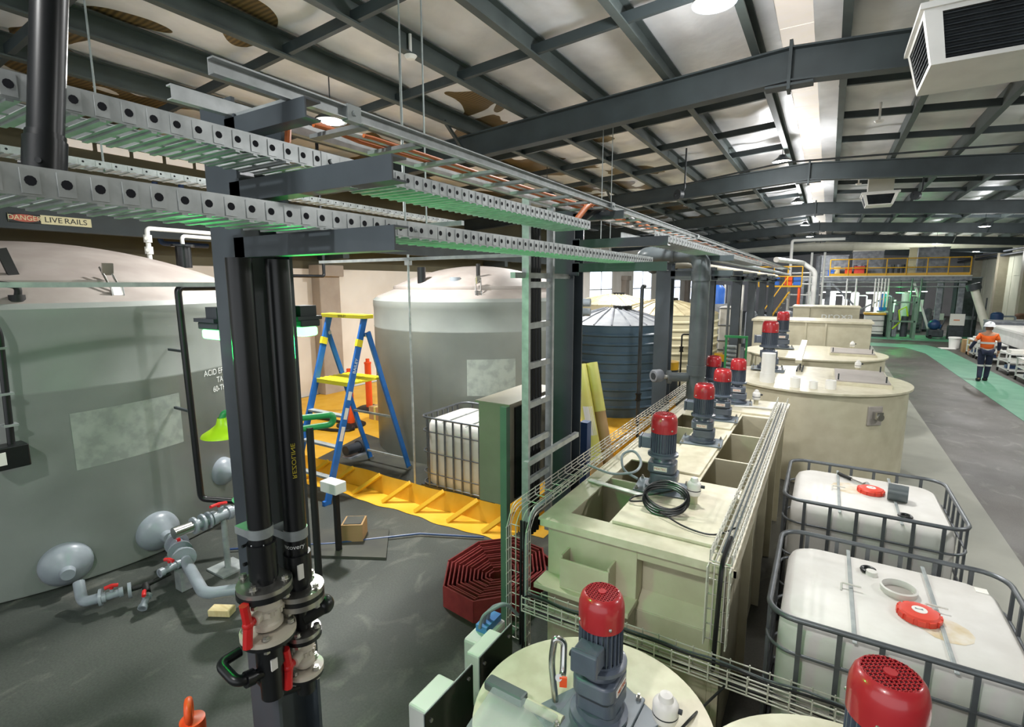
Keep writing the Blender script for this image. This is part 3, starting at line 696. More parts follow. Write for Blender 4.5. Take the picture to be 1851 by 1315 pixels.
def latch(t, c, r, th, z):
    p = surf(c, r, th, z); d = Vector((math.cos(th), math.sin(th), 0)); e = Vector((-d.y, d.x, 0))
    b = MB(); b.bar(p + d * .02, p + d * .05 + Vector((0, 0, -.12)), .09, .03); b.tube([p - d * .18 + Vector((0, 0, .2)) - e * .04, p + d * .0 - e * .04], .012, 8); b.tube([p - d * .18 + Vector((0, 0, .2)) + e * .04, p + e * .04], .012, 8)
    b.tube([p + d * .05 - e * .05, p + d * .07 + Vector((0, 0, -.16)) - e * .05, p + d * .07 + Vector((0, 0, -.16)) + e * .05, p + d * .05 + e * .05], .01, 8)
    b.bar(p - d * .12 + Vector((0, 0, .12)), p - d * .1 + Vector((0, 0, .24)), .1, .02)
    b.build('latch', 'chrome', t)
def cone_nozzle(t, p, d, r, name='sump_nozzle'):
    p = Vector(p); d = Vector(d).normalized()
    MB().lathe([(r * 1.0, -.12), (r * 1.02, 0), (r * .98, .05), (r * .8, .09), (r * .6, .12), (r * .3, .16), (r * .26, .22), (.001, .22)], p, 32, d).build(name, 'pvc', t)
def tank_one():
    t = big_tank('huge grey tank at the left edge lettered acid effluent tank', T1, R1, 2.78, 2.94, 2.2, 3.48, 1.95)
    patch(T1, R1, -.2, .185, 1.15, 1.72, skew=.03).build('label_residue', 'residue', t, smooth=30)
    for k, s in enumerate(('ACID EFFLUENT', 'TANK', '60-TK-002')):
        z = 1.9 - k * .105
        text('lettering', s, .1, None, 'inkw', t, 0, lambda p: surf(T1, R1, .435 + p.x / R1, z + p.y, .006), sx=.85)
    latch(t, T1, 2.36, .02, 2.93); latch(t, T1, 2.36, .9, 2.93)
    for y, z in ((1.72, .24), (2.5, .27), (3.35, .65)):
        th = math.asin((y - 2.4) / R1); cone_nozzle(t, surf(T1, R1, th, z), (math.cos(th), math.sin(th), -.12), .21 if z < .5 else .17)
    p = Vector((-9.3, 2.1, 3.42)); MB().cyl(p, p + Vector((0, 0, .25)), .07, n=18).cyl(p + Vector((0, 0, .25)), p + Vector((0, 0, .27)), .11, n=18).build('top_stub', 'black', t)
    p = Vector((-8.0, 4.0, 3.19)); MB().cyl(p, p + Vector((0, 0, .3)), .1, n=18).cyl(p + Vector((0, 0, .3)), p + Vector((0, 0, .33)), .15, n=18).build('top_stub', 'black', t)
    p = Vector((-6.68, 1.78, 3.02)); MB().bar(p, p + Vector((-.04, -.06, .27)), .08, .04).build('lid_handle', 'blackrub', t)
    p = Vector((-6.32, 1.68, 2.82)); MB().tube(rounded([p + Vector((0, -.6, .06)), p + Vector((0, -.25, .16)), p + Vector((.02, .02, .12)), p], .12), .028, 10).cyl(p + Vector((0, 0, -.02)), p + Vector((0, 0, .04)), .06, n=16).build('vent_hose', 'blackrub', t)
tank_one()
def tank_two():
    t = big_tank('big grey tank standing behind the blue step ladder and the white pallet tank', T2, R2, 2.72, 2.86, 1.55, 3.28, 2.2)
    th = math.atan2(-T2[1], -T2[0]); patch(T2, R2, th - .1, th + .3, 1.2, 1.78).build('label_residue', 'residue', t, smooth=30)
    latch(t, T2, 1.72, th + .0, 2.84)
    p = surf(T2, 1.2, th, 3.0); MB().bar(p, p + Vector((0, 0, .28)), .06, .04).build('lid_handle', 'blackrub', t)
    p = surf(T2, 1.4, th - .75, 2.95); MB().cyl(p, p + Vector((0, 0, .28)), .07, n=18).build('top_stub', 'black', t)
    p = surf(T2, 1.3, th - .3, 2.98); MB().cyl(p, p + Vector((0, 0, .08)), .09, n=18).build('top_stub', 'pvc', t)
    p = surf(T2, 1.95, th + 1.2, 2.55)
    for z in (2.45, 2.62): MB().cyl(surf(T2, R2, th + 1.15, z), surf(T2, R2, th + 1.15, z, .22), .07, n=16).build('side_nozzle', 'pvc', t)
    return t
tank_two()
t = thing('float_level_box', 'black box and conduit fixed to the far left of the huge grey tank', 'level gauge', (-6.02, 1.45, 1.3))
MB().box(-6.13, -5.95, 1.28, 1.52, 1.36, 1.56).build('box', 'black', t, smooth=0, bevel=.01)
MB().box(-5.95, -5.94, 1.3, 1.36, 1.41, 1.52).build('label_sticker', 'paper', t, smooth=0)
MB().pipe([(-6.05, 1.43, 1.55), (-6.05, 1.46, 2.55), (-6.05, 1.38, 2.78), (-6.4, 1.2, 2.86)], .028, .06, 10).build('conduit', 'black', t)
for z in (1.72, 2.0, 2.4): MB().box(-6.1, -6.01, 1.39, 1.49, z, z + .02).build('clip', 'galvdull', t, smooth=0)
t = thing('overflow_pipe', 'black pipe running down in front of the huge grey tank', 'pipe', (-5.7, 2.8, .6))
MB().pipe([(-5.72, 3.9, 2.92), (-5.72, 2.77, 2.92), (-5.7, 2.79, .62), (-5.45, 3.05, .55)], .034, .06, 12).build('pipe_wall', 'black', t)
for z in (2.25, 1.6): MB().bar((-6.09, 2.8, z), (-5.7, 2.79, z), .025, .025).build('standoff', 'machineb', t, smooth=0)
t = thing('overflow_pipe', 'thin black pipe bent down beside the white wall pilaster, behind the columns', 'pipe', (-9.0, 6.5, 2.6))
MB().pipe([(-8.2, 5.4, 3.1), (-8.2, 6.6, 3.1), (-8.2, 6.6, 5.52)], .03, .05, 10).build('pipe_wall', 'black', t)
# pvc pipes over tank one
t = thing('dosing_pipe', 'grey plastic pipes with valves rising above the huge tank behind the column', 'pipe', (-8.6, 4.3, 3.3))
MB().pipe([(-8.1, 3.6, 3.29), (-8.1, 3.6, 3.72), (-8.1, 6.2, 3.72)], .03, .05, 12).build('pipe_wall', 'white', t)
MB().pipe([(-8.0, 4.0, 3.52), (-8.0, 4.0, 3.64), (-8.0, 6.2, 3.64)], .026, .05, 12).build('pipe_wall', 'white', t)
for z in (3.42, 3.58): MB().cyl((-8.1, 3.6, z - .05), (-8.1, 3.6, z + .05), .05, n=14).cyl((-8.1, 3.6, z), (-8.02, 3.55, z), .025, n=10).build('valve', 'white', t)
# blue pipes on wall
for k, y in enumerate((5.2, 5.55)): tag(MB().pipe([(-11.2 + .25 * k, y, 4.9), (-11.2 + .25 * k, y, 3.75 + .2 * k), (-11.2 + .25 * k, y + .9, 3.75 + .2 * k)], .05, .08, 12).build('pipe', 'bluepipe'), ('first' if k == 0 else 'second') + ' dark blue pipe dropping against the olive wall band', 'pipe', 'blue wall pipes')
# crane beam and sign
t = thing('crane_beam', 'long grey crane beam along the left wall carrying the danger sign', 'beam', (-10.7, 10, 3.75))
MB().box(-10.75, -10.6, -2, 30, 3.8, 3.83).box(-10.69, -10.66, -2, 30, 3.83, 4.15).box(-10.75, -10.6, -2, 30, 4.15, 4.18).build('beam', 'roofsteel', t, smooth=0)
for y in (1.2, 9.25, 17, 25): MB().box(WL, -10.6, y - .1, y + .1, 3.6, 3.8).build('bracket', 'roofsteel', t, smooth=0)
t = thing('danger_sign', 'cream and red sign reading danger live rails, on the crane beam', 'sign', (-10.58, 3.4, 3.93))
MB().box(-10.655, -10.64, 2.86, 3.9, 3.9, 4.035).build('sign_plate', 'signy', t, smooth=0)
MB().box(-10.64, -10.634, 2.86, 3.24, 3.9, 4.035).build('red_panel', 'ink', t, smooth=0)
MB().extr([(.18 * math.cos(a * PI / 16), .055 * math.sin(a * PI / 16)) for a in range(32)], (-10.634, 3.05, 3.967), (-10.63, 3.05, 3.967), (0, 1, 0), (0, 0, 1)).build('red_oval', 'signr', t, smooth=0)
text('lettering', 'DANGER', .105, basis((-10.628, 3.05, 3.967), (0, 1, 0), (0, 0, 1)), 'signy', t, .001, sx=.95)
text('lettering', 'LIVE', .118, basis((-10.638, 3.4, 3.967), (0, 1, 0), (0, 0, 1)), 'ink', t, .001, sx=1.05)
text('lettering', 'RAILS', .118, basis((-10.638, 3.69, 3.967), (0, 1, 0), (0, 0, 1)), 'ink', t, .001, sx=1.05)

# ------------------------------------------------------------------ bund
def bund():
    t = thing('spill_bund', 'yellow spill containment bund with braced upright edge around the grey tank', 'bund', (-6, 6, 0))
    fl = MB(); n = 30
    MB().box(-11.5, -2.95, 5.02, 12.5, .004, .012).build('liner_floor', 'yellow', t, smooth=0)
    rnd = random.Random(4)
    def wav(x): return .02 * math.sin(x * 3.1) + .012 * math.sin(x * 7.7)
    b = MB(); xs = [-7.3 + 4.35 * i / 60 for i in range(61)]; vs = []
    for x in xs: vs += [(x, 5.0, .27 + wav(x) * .5), (x, 4.97 + wav(x), .0), ]
    b.add(vs, [(2 * i, 2 * i + 1, 2 * i + 3, 2 * i + 2) for i in range(60)])
    vs2 = []
    for x in xs: vs2 += [(x, 5.0, .27 + wav(x) * .5), (x, 5.06 + wav(x) * .5, .1), (x, 5.2, .013)]
    b.add(vs2, [(3 * i + j, 3 * i + 3 + j, 3 * i + 4 + j, 3 * i + 1 + j) for i in range(60) for j in (0, 1)])
    b.build('front_wall', 'yellow', t)
    b = MB(); vs = []
    for x in xs: vs += [(x, 4.97 + wav(x), .006), (x, 4.66 + wav(x * 1.7) - (.12 if x < -6.2 else 0) * 0, .006)]
    b.add(vs, [(2 * i, 2 * i + 1, 2 * i + 3, 2 * i + 2) for i in range(60)]); b.build('skirt', 'yellow', t)
    b = MB(); ys = [5 + .25 * i for i in range(31)]; vs = []
    for y in ys: vs += [(-2.95, y, .27), (-2.95 + .03 * math.sin(y * 5), y, 0), (-2.62, y, .006)]
    b.add(vs, [(3 * i + j, 3 * i + 3 + j, 3 * i + 4 + j, 3 * i + 1 + j) for i in range(30) for j in (0, 1)]); b.build('side_wall', 'yellow', t)
    xf_ = [-7.2, -6.63, -6.08, -5.53, -4.96, -4.38, -3.84, -3.31]
    for x in xf_:
        xt = x + .3; MB().bar((xt, 4.985, .27), (x, 4.74, .01), .035, .06, (1, 0, 0)).build('brace', 'yellowp', t, smooth=0, bevel=.004)
    for y in (5.8, 6.6, 7.4): MB().bar((-2.94, y, .27), (-2.66, y, .01), .06, .035).build('brace', 'yellowp', t, smooth=0)
bund()
tag(MB().prism([(-7.2, 5.45), (-4.9, 5.45), (-4.4, 6.1), (-6.0, 6.6), (-7.6, 6.9)], .012, .02).build('rubber_mat', 'stain', smooth=0), 'dark mat lying inside the yellow bund before the grey tank', 'mat')
def bollard(x, y, label):
    t = thing('bollard', label, 'bollard', (x, y, .012), 'orange bollards in the bund')
    MB().lathe([(.001, .012), (.3, .012), (.3, .04), (.24, .07), (.001, .07)], (x, y, 0), 28).build('rubber_base', 'blackrub', t)
    MB().cyl((x, y, .07), (x, y, 1.1), .075, n=20).cyl((x, y, 1.1), (x, y, 1.14), .085, n=20).build('post', 'orange', t)
    MB().cyl((x, y, .72), (x, y, .84), .078, n=20).build('reflective_band', 'reflect', t)
    MB().cyl((x, y, 1.14), (x, y, 1.22), .045, n=14).build('top_cap', 'orange', t)
bollard(-9.1, 8.42, 'tall orange bollard seen through the step ladder, right one')
bollard(-8.35, 7.2, 'orange bollard behind the step ladder front leg, left one')
t = thing('cardboard_box', 'brown cardboard box on the yellow liner behind the ladder', 'box', (-8.2, 7.9, .012)); MB().box(-8.4, -8.05, 7.75, 8.1, .013, .3).build('carton', 'card', t, smooth=0)
MB().box(-8.25, -8.2, 7.745, 8.105, .014, .303).build('tape', 'wrap', t, smooth=0)
tag(MB().tube([(-8.9 + .9 * math.sin(a * .35), 6.9 + .3 * math.cos(a * .35), .04) for a in range(26)], .035, 8).build('hose', 'blackrub'), 'black hose loop lying on the yellow liner', 'hose')
def pump(x, y, label, g=None):
    t = thing('small_pump', label, 'pump', (x, y, .02), g)
    MB().cyl((x, y - .18, .16), (x, y + .1, .16), .085, n=20).cyl((x, y + .1, .16), (x, y + .16, .16), .11, n=20).build('motor_body', 'motordk', t)
    MB().cyl((x, y + .16, .15), (x, y + .26, .15), .1, n=18).cyl((x, y + .21, .15), (x, y + .21, .32), .03, n=12).build('pump_head', 'chrome', t)
    MB().box(x - .1, x + .1, y - .18, y + .25, .02, .05).build('foot', 'machine', t, smooth=0)
pump(-6.75, 5.85, 'small dark pump on the liner behind the ladder rear legs')
pump(-3.0 - .5, 8.9, 'dark pump by the base of the blue ribbed tank')

# ------------------------------------------------------------------ step ladder
def step_ladder():
    t = thing('step_ladder', 'blue and yellow platform step ladder standing astride the yellow bund', 'ladder', (-5.9, 5, 0))
    fr = [((-5.56, 4.32, .01), (-5.56, 5.12, 2.48)), ((-6.3, 4.32, .01), (-6.3, 5.12, 2.48))]
    for p, q in fr: MB().bar(p, q, .035, .095, (0, 1, 0)).build('stile', 'lblue', t, smooth=0, bevel=.004)
    for x in (-5.5, -6.36): MB().bar((x, 5.86, .05), (x, 5.12, 2.28), .035, .075, (0, 1, 0)).build('rear_leg', 'lblue', t, smooth=0, bevel=.004)
    MB().box(-6.38, -5.48, 5.04, 5.22, 2.47, 2.525).build('top_rail', 'lyellow', t, smooth=0, bevel=.006)
    b = MB().box(-6.3, -5.56, 4.84, 5.46, 1.56, 1.585).box(-6.3, -5.56, 4.82, 4.85, 1.53, 1.59)
    for k in range(7): b.box(-6.3, -5.56, 4.88 + k * .085, 4.92 + k * .085, 1.585, 1.592)
    b.build('platform', 'lyellow', t, smooth=0)
    for z in (.32, .72, 1.13):
        y = 4.32 + .8 * z / 2.47; MB().box(-6.29, -5.57, y - .045, y + .045, z, z + .03).build('step', 'galvdull', t, smooth=0)
    for z in (.22, .95):
        y = 5.86 - .74 * z / 2.23; MB().bar((-6.35, y, z), (-5.5, y, z), .03, .03).build('rear_stay', 'galvdull', t, smooth=0)
    for x in (-5.56, -6.3): MB().obox((x, 5.0, 2.13), (.045, .1, .1), rx=-.31).build('hinge_block', 'lyellow', t, smooth=0)
    for x in (-5.54, -6.32): MB().cyl((x - .02, 5.1, 2.24), (x + .04, 5.1, 2.24), .03, n=12).build('hinge_bracket', 'chrome', t)
    for x in (-5.56, -6.3): MB().obox((x, 4.31, .03), (.05, .11, .06)).build('foot', 'lblue', t, smooth=0)
    for x in (-5.5, -6.36): MB().obox((x, 5.865, .045), (.05, .09, .06)).build('foot', 'chrome', t, smooth=0)
    text('lettering', 'BAILEY', .055, basis((-5.93, 5.038, 2.497), (1, 0, 0), (0, 0, 1)), 'ink', t, .001)
    d = Vector((0, .8, 2.47)).normalized(); o = Vector((-5.541, 4.32, .01)) + d * 1.9
    text('lettering', 'BAILEY', .07, basis(o, d, Vector((0, -d.z, d.y))), 'inkw', t, .001)
    for k, (z, h) in enumerate(((1.15, .16), (1.42, .12), (.85, .2))):
        q = Vector((-5.5415, 4.32, .01)) + d * z; MB().bar(q, q + d * h, .003, .06, (0, 1, 0)).build('warning_sticker', 'paper', t, smooth=0)
step_ladder()

# ------------------------------------------------------------------ floor pipework by the huge tank
def ball_valve(b, p, d, r=.035, l=.14):
    p = Vector(p); d = Vector(d).normalized()
    b.cyl(p - d * l / 2, p + d * l / 2, r, n=16); b.cyl(p - d * l / 2, p - d * l * .3, r * 1.3, n=16); b.cyl(p + d * l * .3, p + d * l / 2, r * 1.3, n=16); b.cyl(p, p + Vector((0, 0, r * 1.7)), r * .5, n=10)
def t_handle(p, d, t, L_=.09):
    p = Vector(p); d = Vector(d).normalized(); MB().cyl(p, p + Vector((0, 0, .02)), .015, n=10).tube([p - d * L_ + Vector((0, 0, .02)), p + Vector((0, 0, .03)), p + d * L_ + Vector((0, 0, .02))], .017, 8).build('valve_handle', 'redhandle', t)
t = thing('drain_line', 'low drain line with red handled valves from the left round nozzle of the huge tank', 'pipe', (-5.4, 1.8, .15))
MB().pipe([(-5.72, 1.66, .22), (-5.6, 1.63, .12), (-5.5, 1.62, .12), (-5.42, 1.72, .14)], .045, .05, 14).build('elbow', 'pvc', t)
b = MB(); ball_valve(b, (-5.36, 1.78, .15), (.35, 1, 0), .034, .16); b.build('valve_body', 'pvc', t); t_handle((-5.36, 1.78, .21), (.4, 1, 0), t, .05)
MB().cyl((-5.42, 1.7, .145), (-5.41, 1.72, .145), .075, n=18).build('flange', 'pvc', t); MB().cyl((-5.3, 1.88, .155), (-5.29, 1.905, .155), .07, n=18).build('flange', 'pvc', t)
MB().tube([(-5.29, 1.9, .16), (-5.23, 2.02, .17), (-5.2, 2.2, .2)], .022, 10).cyl((-5.24, 2.0, .17), (-5.12, 1.96, .15), .03, n=12).build('pipe_run', 'blackrub', t)
b = MB(); ball_valve(b, (-5.08, 1.92, .1), (.4, -.4, -.25), .03, .14); b.build('drain_valve', 'pvc', t); t_handle((-5.08, 1.92, .16), (1, -.5, 0), t, .045)
t = thing('outlet_line', 'grey outlet pipe with flanges leading from the middle nozzle of the huge tank', 'pipe', (-5.2, 2.3, .2))
MB().cyl((-5.75, 2.5, .28), (-5.3, 2.37, .26), .062, n=18).build('pipe_wall', 'pvc', t)
for k, (x, y) in enumerate(((-5.62, 2.465), (-5.42, 2.4), (-5.25, 2.35))): MB().cyl((x, y, .27), (x + .03, y - .009, .27), .11, n=20).build('flange', 'pvc', t)
t_handle((-5.52, 2.43, .36), (1, -.3, .1), t, .12)
MB().pipe([(-5.3, 2.37, .26), (-4.5, 2.15, .24), (-4.25, 2.42, .24)], .05, .1, 14).build('pipe_run', 'pvc', t)
b = MB(); ball_valve(b, (-5.2, 2.2, .25), (.15, -1, 0), .032, .2); b.build('side_valve', 'pvc', t); t_handle((-5.2, 2.2, .31), (1, .3, 0), t, .05)
MB().box(-5.22, -5.1, 2.24, 2.4, .006, .2).build('pipe_support', 'galvdull', t, smooth=0)
t = thing('suction_line', 'valve train with a chrome end and red lever pointing left above the floor pipes', 'pipe', (-5.15, 2.5, .3))
MB().cyl((-5.15, 2.24, .6), (-5.15, 2.44, .6), .055, n=18).build('chrome_end', 'chrome', t)
MB().cyl((-5.15, 2.44, .6), (-5.15, 2.95, .6), .05, n=16).build('pipe_wall', 'pvc', t)
for y in (2.42, 2.5, 2.56): MB().cyl((-5.15, y, .6), (-5.15, y + .02, .6), .085, n=20).build('flange', 'pvc', t)
b = MB(); ball_valve(b, (-5.15, 2.7, .6), (0, 1, 0), .055, .2); b.build('valve_body', 'pvc', t); t_handle((-5.15, 2.68, .7), (.3, -1, .2), t, .1)
MB().cyl((-5.15, 2.92, .6), (-5.15, 2.96, .6), .12, n=20).build('end_ring', 'chrome', t)
MB().cyl((-5.15, 2.72, .02), (-5.15, 2.72, .56), .03, n=12).build('leg', 'galvdull', t)
MB().box(-5.3, -5.0, 2.58, 2.86, 0, .02).build('foot_plate', 'galvdull', t, smooth=0)
tag(MB().tube([(-5.5, 2.9, .03), (-5.0, 3.3, .03), (-4.6, 3.6, .03), (-3.9, 4.3, .03), (-3.2, 4.62, .03)], .012, 8).build('hose', 'bluepipe'), 'thin blue air hose lying across the floor to the bund', 'hose')
t = thing('wood_block', 'small pale timber block lying on the floor near the column', 'block', (-4.45, 2.26, 0)); t2 = MB().obox((-4.45, 2.26, .035), (.2, .1, .06), .5).build('timber', 'wood', t, smooth=0, bevel=.004)
# safety shower
def shower():
    t = thing('safety_shower', 'green safety shower with a lime bell head and eyewash bowl behind the nearest column', 'safety shower', (-4.3, 2.75, 0))
    MB().cyl((-4.3, 2.75, 0), (-4.3, 2.75, 1.8), .03, n=14).build('riser', 'green', t)
    MB().cyl((-4.3, 2.75, 0), (-4.3, 2.75, .015), .14, n=20).build('floor_flange', 'green', t)
    MB().pipe([(-4.3, 2.75, 1.8), (-4.43, 2.42, 1.84), (-4.43, 2.4, 1.78)], .028, .04, 12).build('arm', 'green', t)
    MB().lathe([(.035, .16), (.05, .1), (.1, .06), (.165, .02), (.175, 0), (.16, .005), (.03, .06)], (-4.43, 2.4, 1.64), 32).build('shower_head', 'hiviz', t)
    MB().cyl((-4.42, 2.41, 1.79), (-4.4, 2.44, 1.7), .02, n=10).build('spray_nozzle', 'orange', t)
    MB().lathe([(.001, 0), (.09, .01), (.15, .05), (.16, .07), (.15, .07), (.08, .03), (.001, .02)], (-4.42, 2.6, .93), 28).build('eyewash_bowl', 'lampg' if False else 'green', t)
    MB().bar((-4.45, 2.5, .0), (-4.45, 2.5, .92), .05, .05).build('bowl_stand', 'greenpost', t, smooth=0)
    MB().pipe([(-4.3, 2.75, 1.7), (-4.0, 3.24, 1.7), (-4.02, 3.24, 1.6), (-4.3, 2.78, 1.58)], .03, .08, 12).build('supply_pipe', 'green', t)
    MB().cyl((-4.12, 3.05, 0), (-4.12, 3.05, 1.6), .035, n=12).build('supply_riser', 'blackrub', t)
shower()
l = lamp('shower_light', (-4.2, 2.6, 2.3), 'POINT', 1, (.08, 1, .35), .05); bpy.data.objects.remove(l)
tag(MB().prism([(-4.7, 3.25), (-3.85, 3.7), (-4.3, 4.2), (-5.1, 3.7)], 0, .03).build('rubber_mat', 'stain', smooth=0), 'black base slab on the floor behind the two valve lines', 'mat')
t = thing('junction_box', 'small white junction box behind the black pipes', 'box', (-4.4, 3.5, .5)); MB().box(-4.55, -4.3, 3.45, 3.6, .72, .84).build('box', 'white', t, smooth=0, bevel=.01)
MB().bar((-4.42, 3.55, .03), (-4.42, 3.55, .75), .05, .05).build('stand', 'blackrub', t, smooth=0)
t = thing('wooden_crate', 'small open brown carton on the floor left of the bund brace', 'box', (-4.6, 3.75, .03)); MB().obox((-4.5, 3.85, .13), (.24, .24, .2), .6).build('carton', 'card', t, smooth=0)
MB().obox((-4.5, 3.85, .235), (.2, .2, .004), .6).build('inside', 'stain', t, smooth=0)
# orange object at the bottom edge
t = thing('safety_cone', 'orange plastic cone top poking up at the bottom edge of the picture', 'cone', (-2.24, .97, 0))
MB().lathe([(.16, 0), (.16, .03), (.12, .04), (.045, .98), (.05, 1.0), (.05, 1.06), (.001, 1.07)], (-2.24, .97, 0), 28).build('cone_body', 'orange', t)
MB().tube([(-2.24 + .035 * math.sin(a * PI / 8), .96 - .02 * math.sin(a * PI / 8), 1.11 + .04 * math.cos(a * PI / 8)) for a in range(16)], .016, 10, closed=True).build('chain_loop', 'orange', t)
# red lay flat hose coil
def fire_hose():
    t = thing('fire_hose', 'coil of flat red hose lying on the floor behind the green post', 'hose', (-2.6, 3.95, 0))
    c = Vector((-2.58, 3.95, 0)); b = MB(); P = []
    for k in range(12 * 8):
        a = 2 * PI * k / 8 + .3; r = .05 + .43 * k / 96; P.append((c.x + 1.05 * r * math.cos(a), c.y + 1.35 * r * math.sin(a)))
    for i in range(len(P) - 1):
        p, q = Vector(P[i] + (0,)), Vector(P[i + 1] + (0,)); z1 = .1 + .10 * i / 90 + .008 * math.sin(i * 2.1); b.bar(p + Vector((0, 0, z1 / 2)), q + Vector((0, 0, z1 / 2)), .013, z1, (0, 0, 1))
    b.build('hose_coil', 'hose', t, smooth=0)
    b = MB().bar((-2.4, 4.5, .1), (-2.13, 4.35, .1), .02, .1, (0, 0, 1)).bar((-2.13, 4.35, .1), (-2.14, 3.85, .1), .02, .1, (0, 0, 1)); b.build('hose_tail', 'hose', t, smooth=0)
fire_hose()
# ------------------------------------------------------------------ ribbed tanks
def ribbed(label, c, r, h, peak, m, mr, nr=9, n=72):
    t = thing('ribbed_tank', label, 'tank', (c[0], c[1], 0), 'corrugated poly tanks')
    prof = [(r * .99, .012)]
    for k in range(nr):
        z0 = .08 + (h - .25) * k / nr; dz = (h - .25) / nr
        prof += [(r, z0), (r, z0 + dz * .6), (r + .028, z0 + dz * .72), (r + .028, z0 + dz * .86), (r, z0 + dz)]
    prof += [(r, h - .02), (r + .02, h - .01), (r + .02, h)]
    MB().lathe(prof, (c[0], c[1], 0), n).build('tank_shell', m, t)
    b = MB(); b.lathe([(r + .02, h), (r * .6, h + (peak - h) * .55), (r * .2, peak - .01), (.001, peak)], (c[0], c[1], 0), n); b.build('roof', mr, t)
    for k in range(20):
        a = 2 * PI * k / 20; e = Vector((math.cos(a), math.sin(a), 0)); o = Vector((c[0], c[1], 0))
        MB().tube([o + e * r + Vector((0, 0, h + .01)), o + e * r * .6 + Vector((0, 0, h + (peak - h) * .55 + .012)), o + e * r * .2 + Vector((0, 0, peak))], .018, 6).build('roof_rib', 'machine' if m == 'bluetank' else mr, t)
    MB().cyl((c[0] + .2, c[1], peak - .05), (c[0] + .2, c[1], peak + .06), .22, n=20).build('hatch', 'black', t)
    return t
ribbed('dark blue ribbed poly tank with a grey cone roof', (-4.3, 11.74), 1.25, 2.05, 2.38, 'bluetank', 'blueroof')
ribbed('cream ribbed tank just behind the blue one', (-4.37, 16.4), 1.6, 2.05, 2.45, 'cream', 'creamroof', 8)
ribbed('farther cream ribbed tank whose roof shows over the blue tank', (-7.0, 19.0), 1.6, 2.2, 2.55, 'cream', 'creamroof', 8)
for x, y, h, l in ((-2.95, 9.5, 2.9, 'thin pipe with a valve in front of the blue ribbed tank'), (-3.0, 14.3, 1.9, 'black standpipe in front of the cream ribbed tank, thick one'), (-3.25, 14.1, 1.6, 'thin rusty standpipe in front of the cream ribbed tank')):
    t = thing('standpipe', l, 'pipe', (x, y, 0))
    MB().pipe([(x, y, 0), (x, y, h), (x + (.25 if h < 2 else .02), y + .1, h)], .035 if h != 1.6 else .022, .06, 10).build('pipe_wall', 'black' if h < 2 else 'machineb', t)
    b = MB(); ball_valve(b, (x, y, .8 if h > 2 else 1.2), (0, 0, 1), .045, .14); b.build('valve_body', 'black', t)
# cardboard tubes leaning
for k, (p, q, r, m) in enumerate((((-1.93, 5.32, .02), (-2.48, 5.62, 1.98), .085, 'wrap'), ((-1.83, 5.45, .02), (-2.36, 5.72, 2.0), .07, 'card'))):
    t = thing('cardboard_tube', ('fat roll wrapped in yellow plastic leaning behind the mixing tank' if k == 0 else 'brown cardboard tube leaning behind the yellow wrapped roll'), 'tube', p, 'leaning rolls')
    p, q = Vector(p), Vector(q); d = (q - p)
    MB().cyl(p, q, r * .96, n=24).build('core', 'card', t)
    MB().cyl(p + d * (.45 if k == 0 else .72), q + d * .004, r, n=24).build('wrapping', 'wrap', t)
    if k == 0:
        f = lambda v: p + d * (.7 + v.y / d.length) + Vector((math.cos(-.9 + v.x / r), math.sin(-.9 + v.x / r), 0)) * (r + .004)
        b = MB(); vs = [f(Vector((-.06 + .12 * i / 6, yy, 0))) for yy in (-.2, .14) for i in range(7)]; b.add(vs, [(i, i + 1, 8 + i, 7 + i) for i in range(6)]); b.build('label_sheet', 'paper', t, smooth=30)

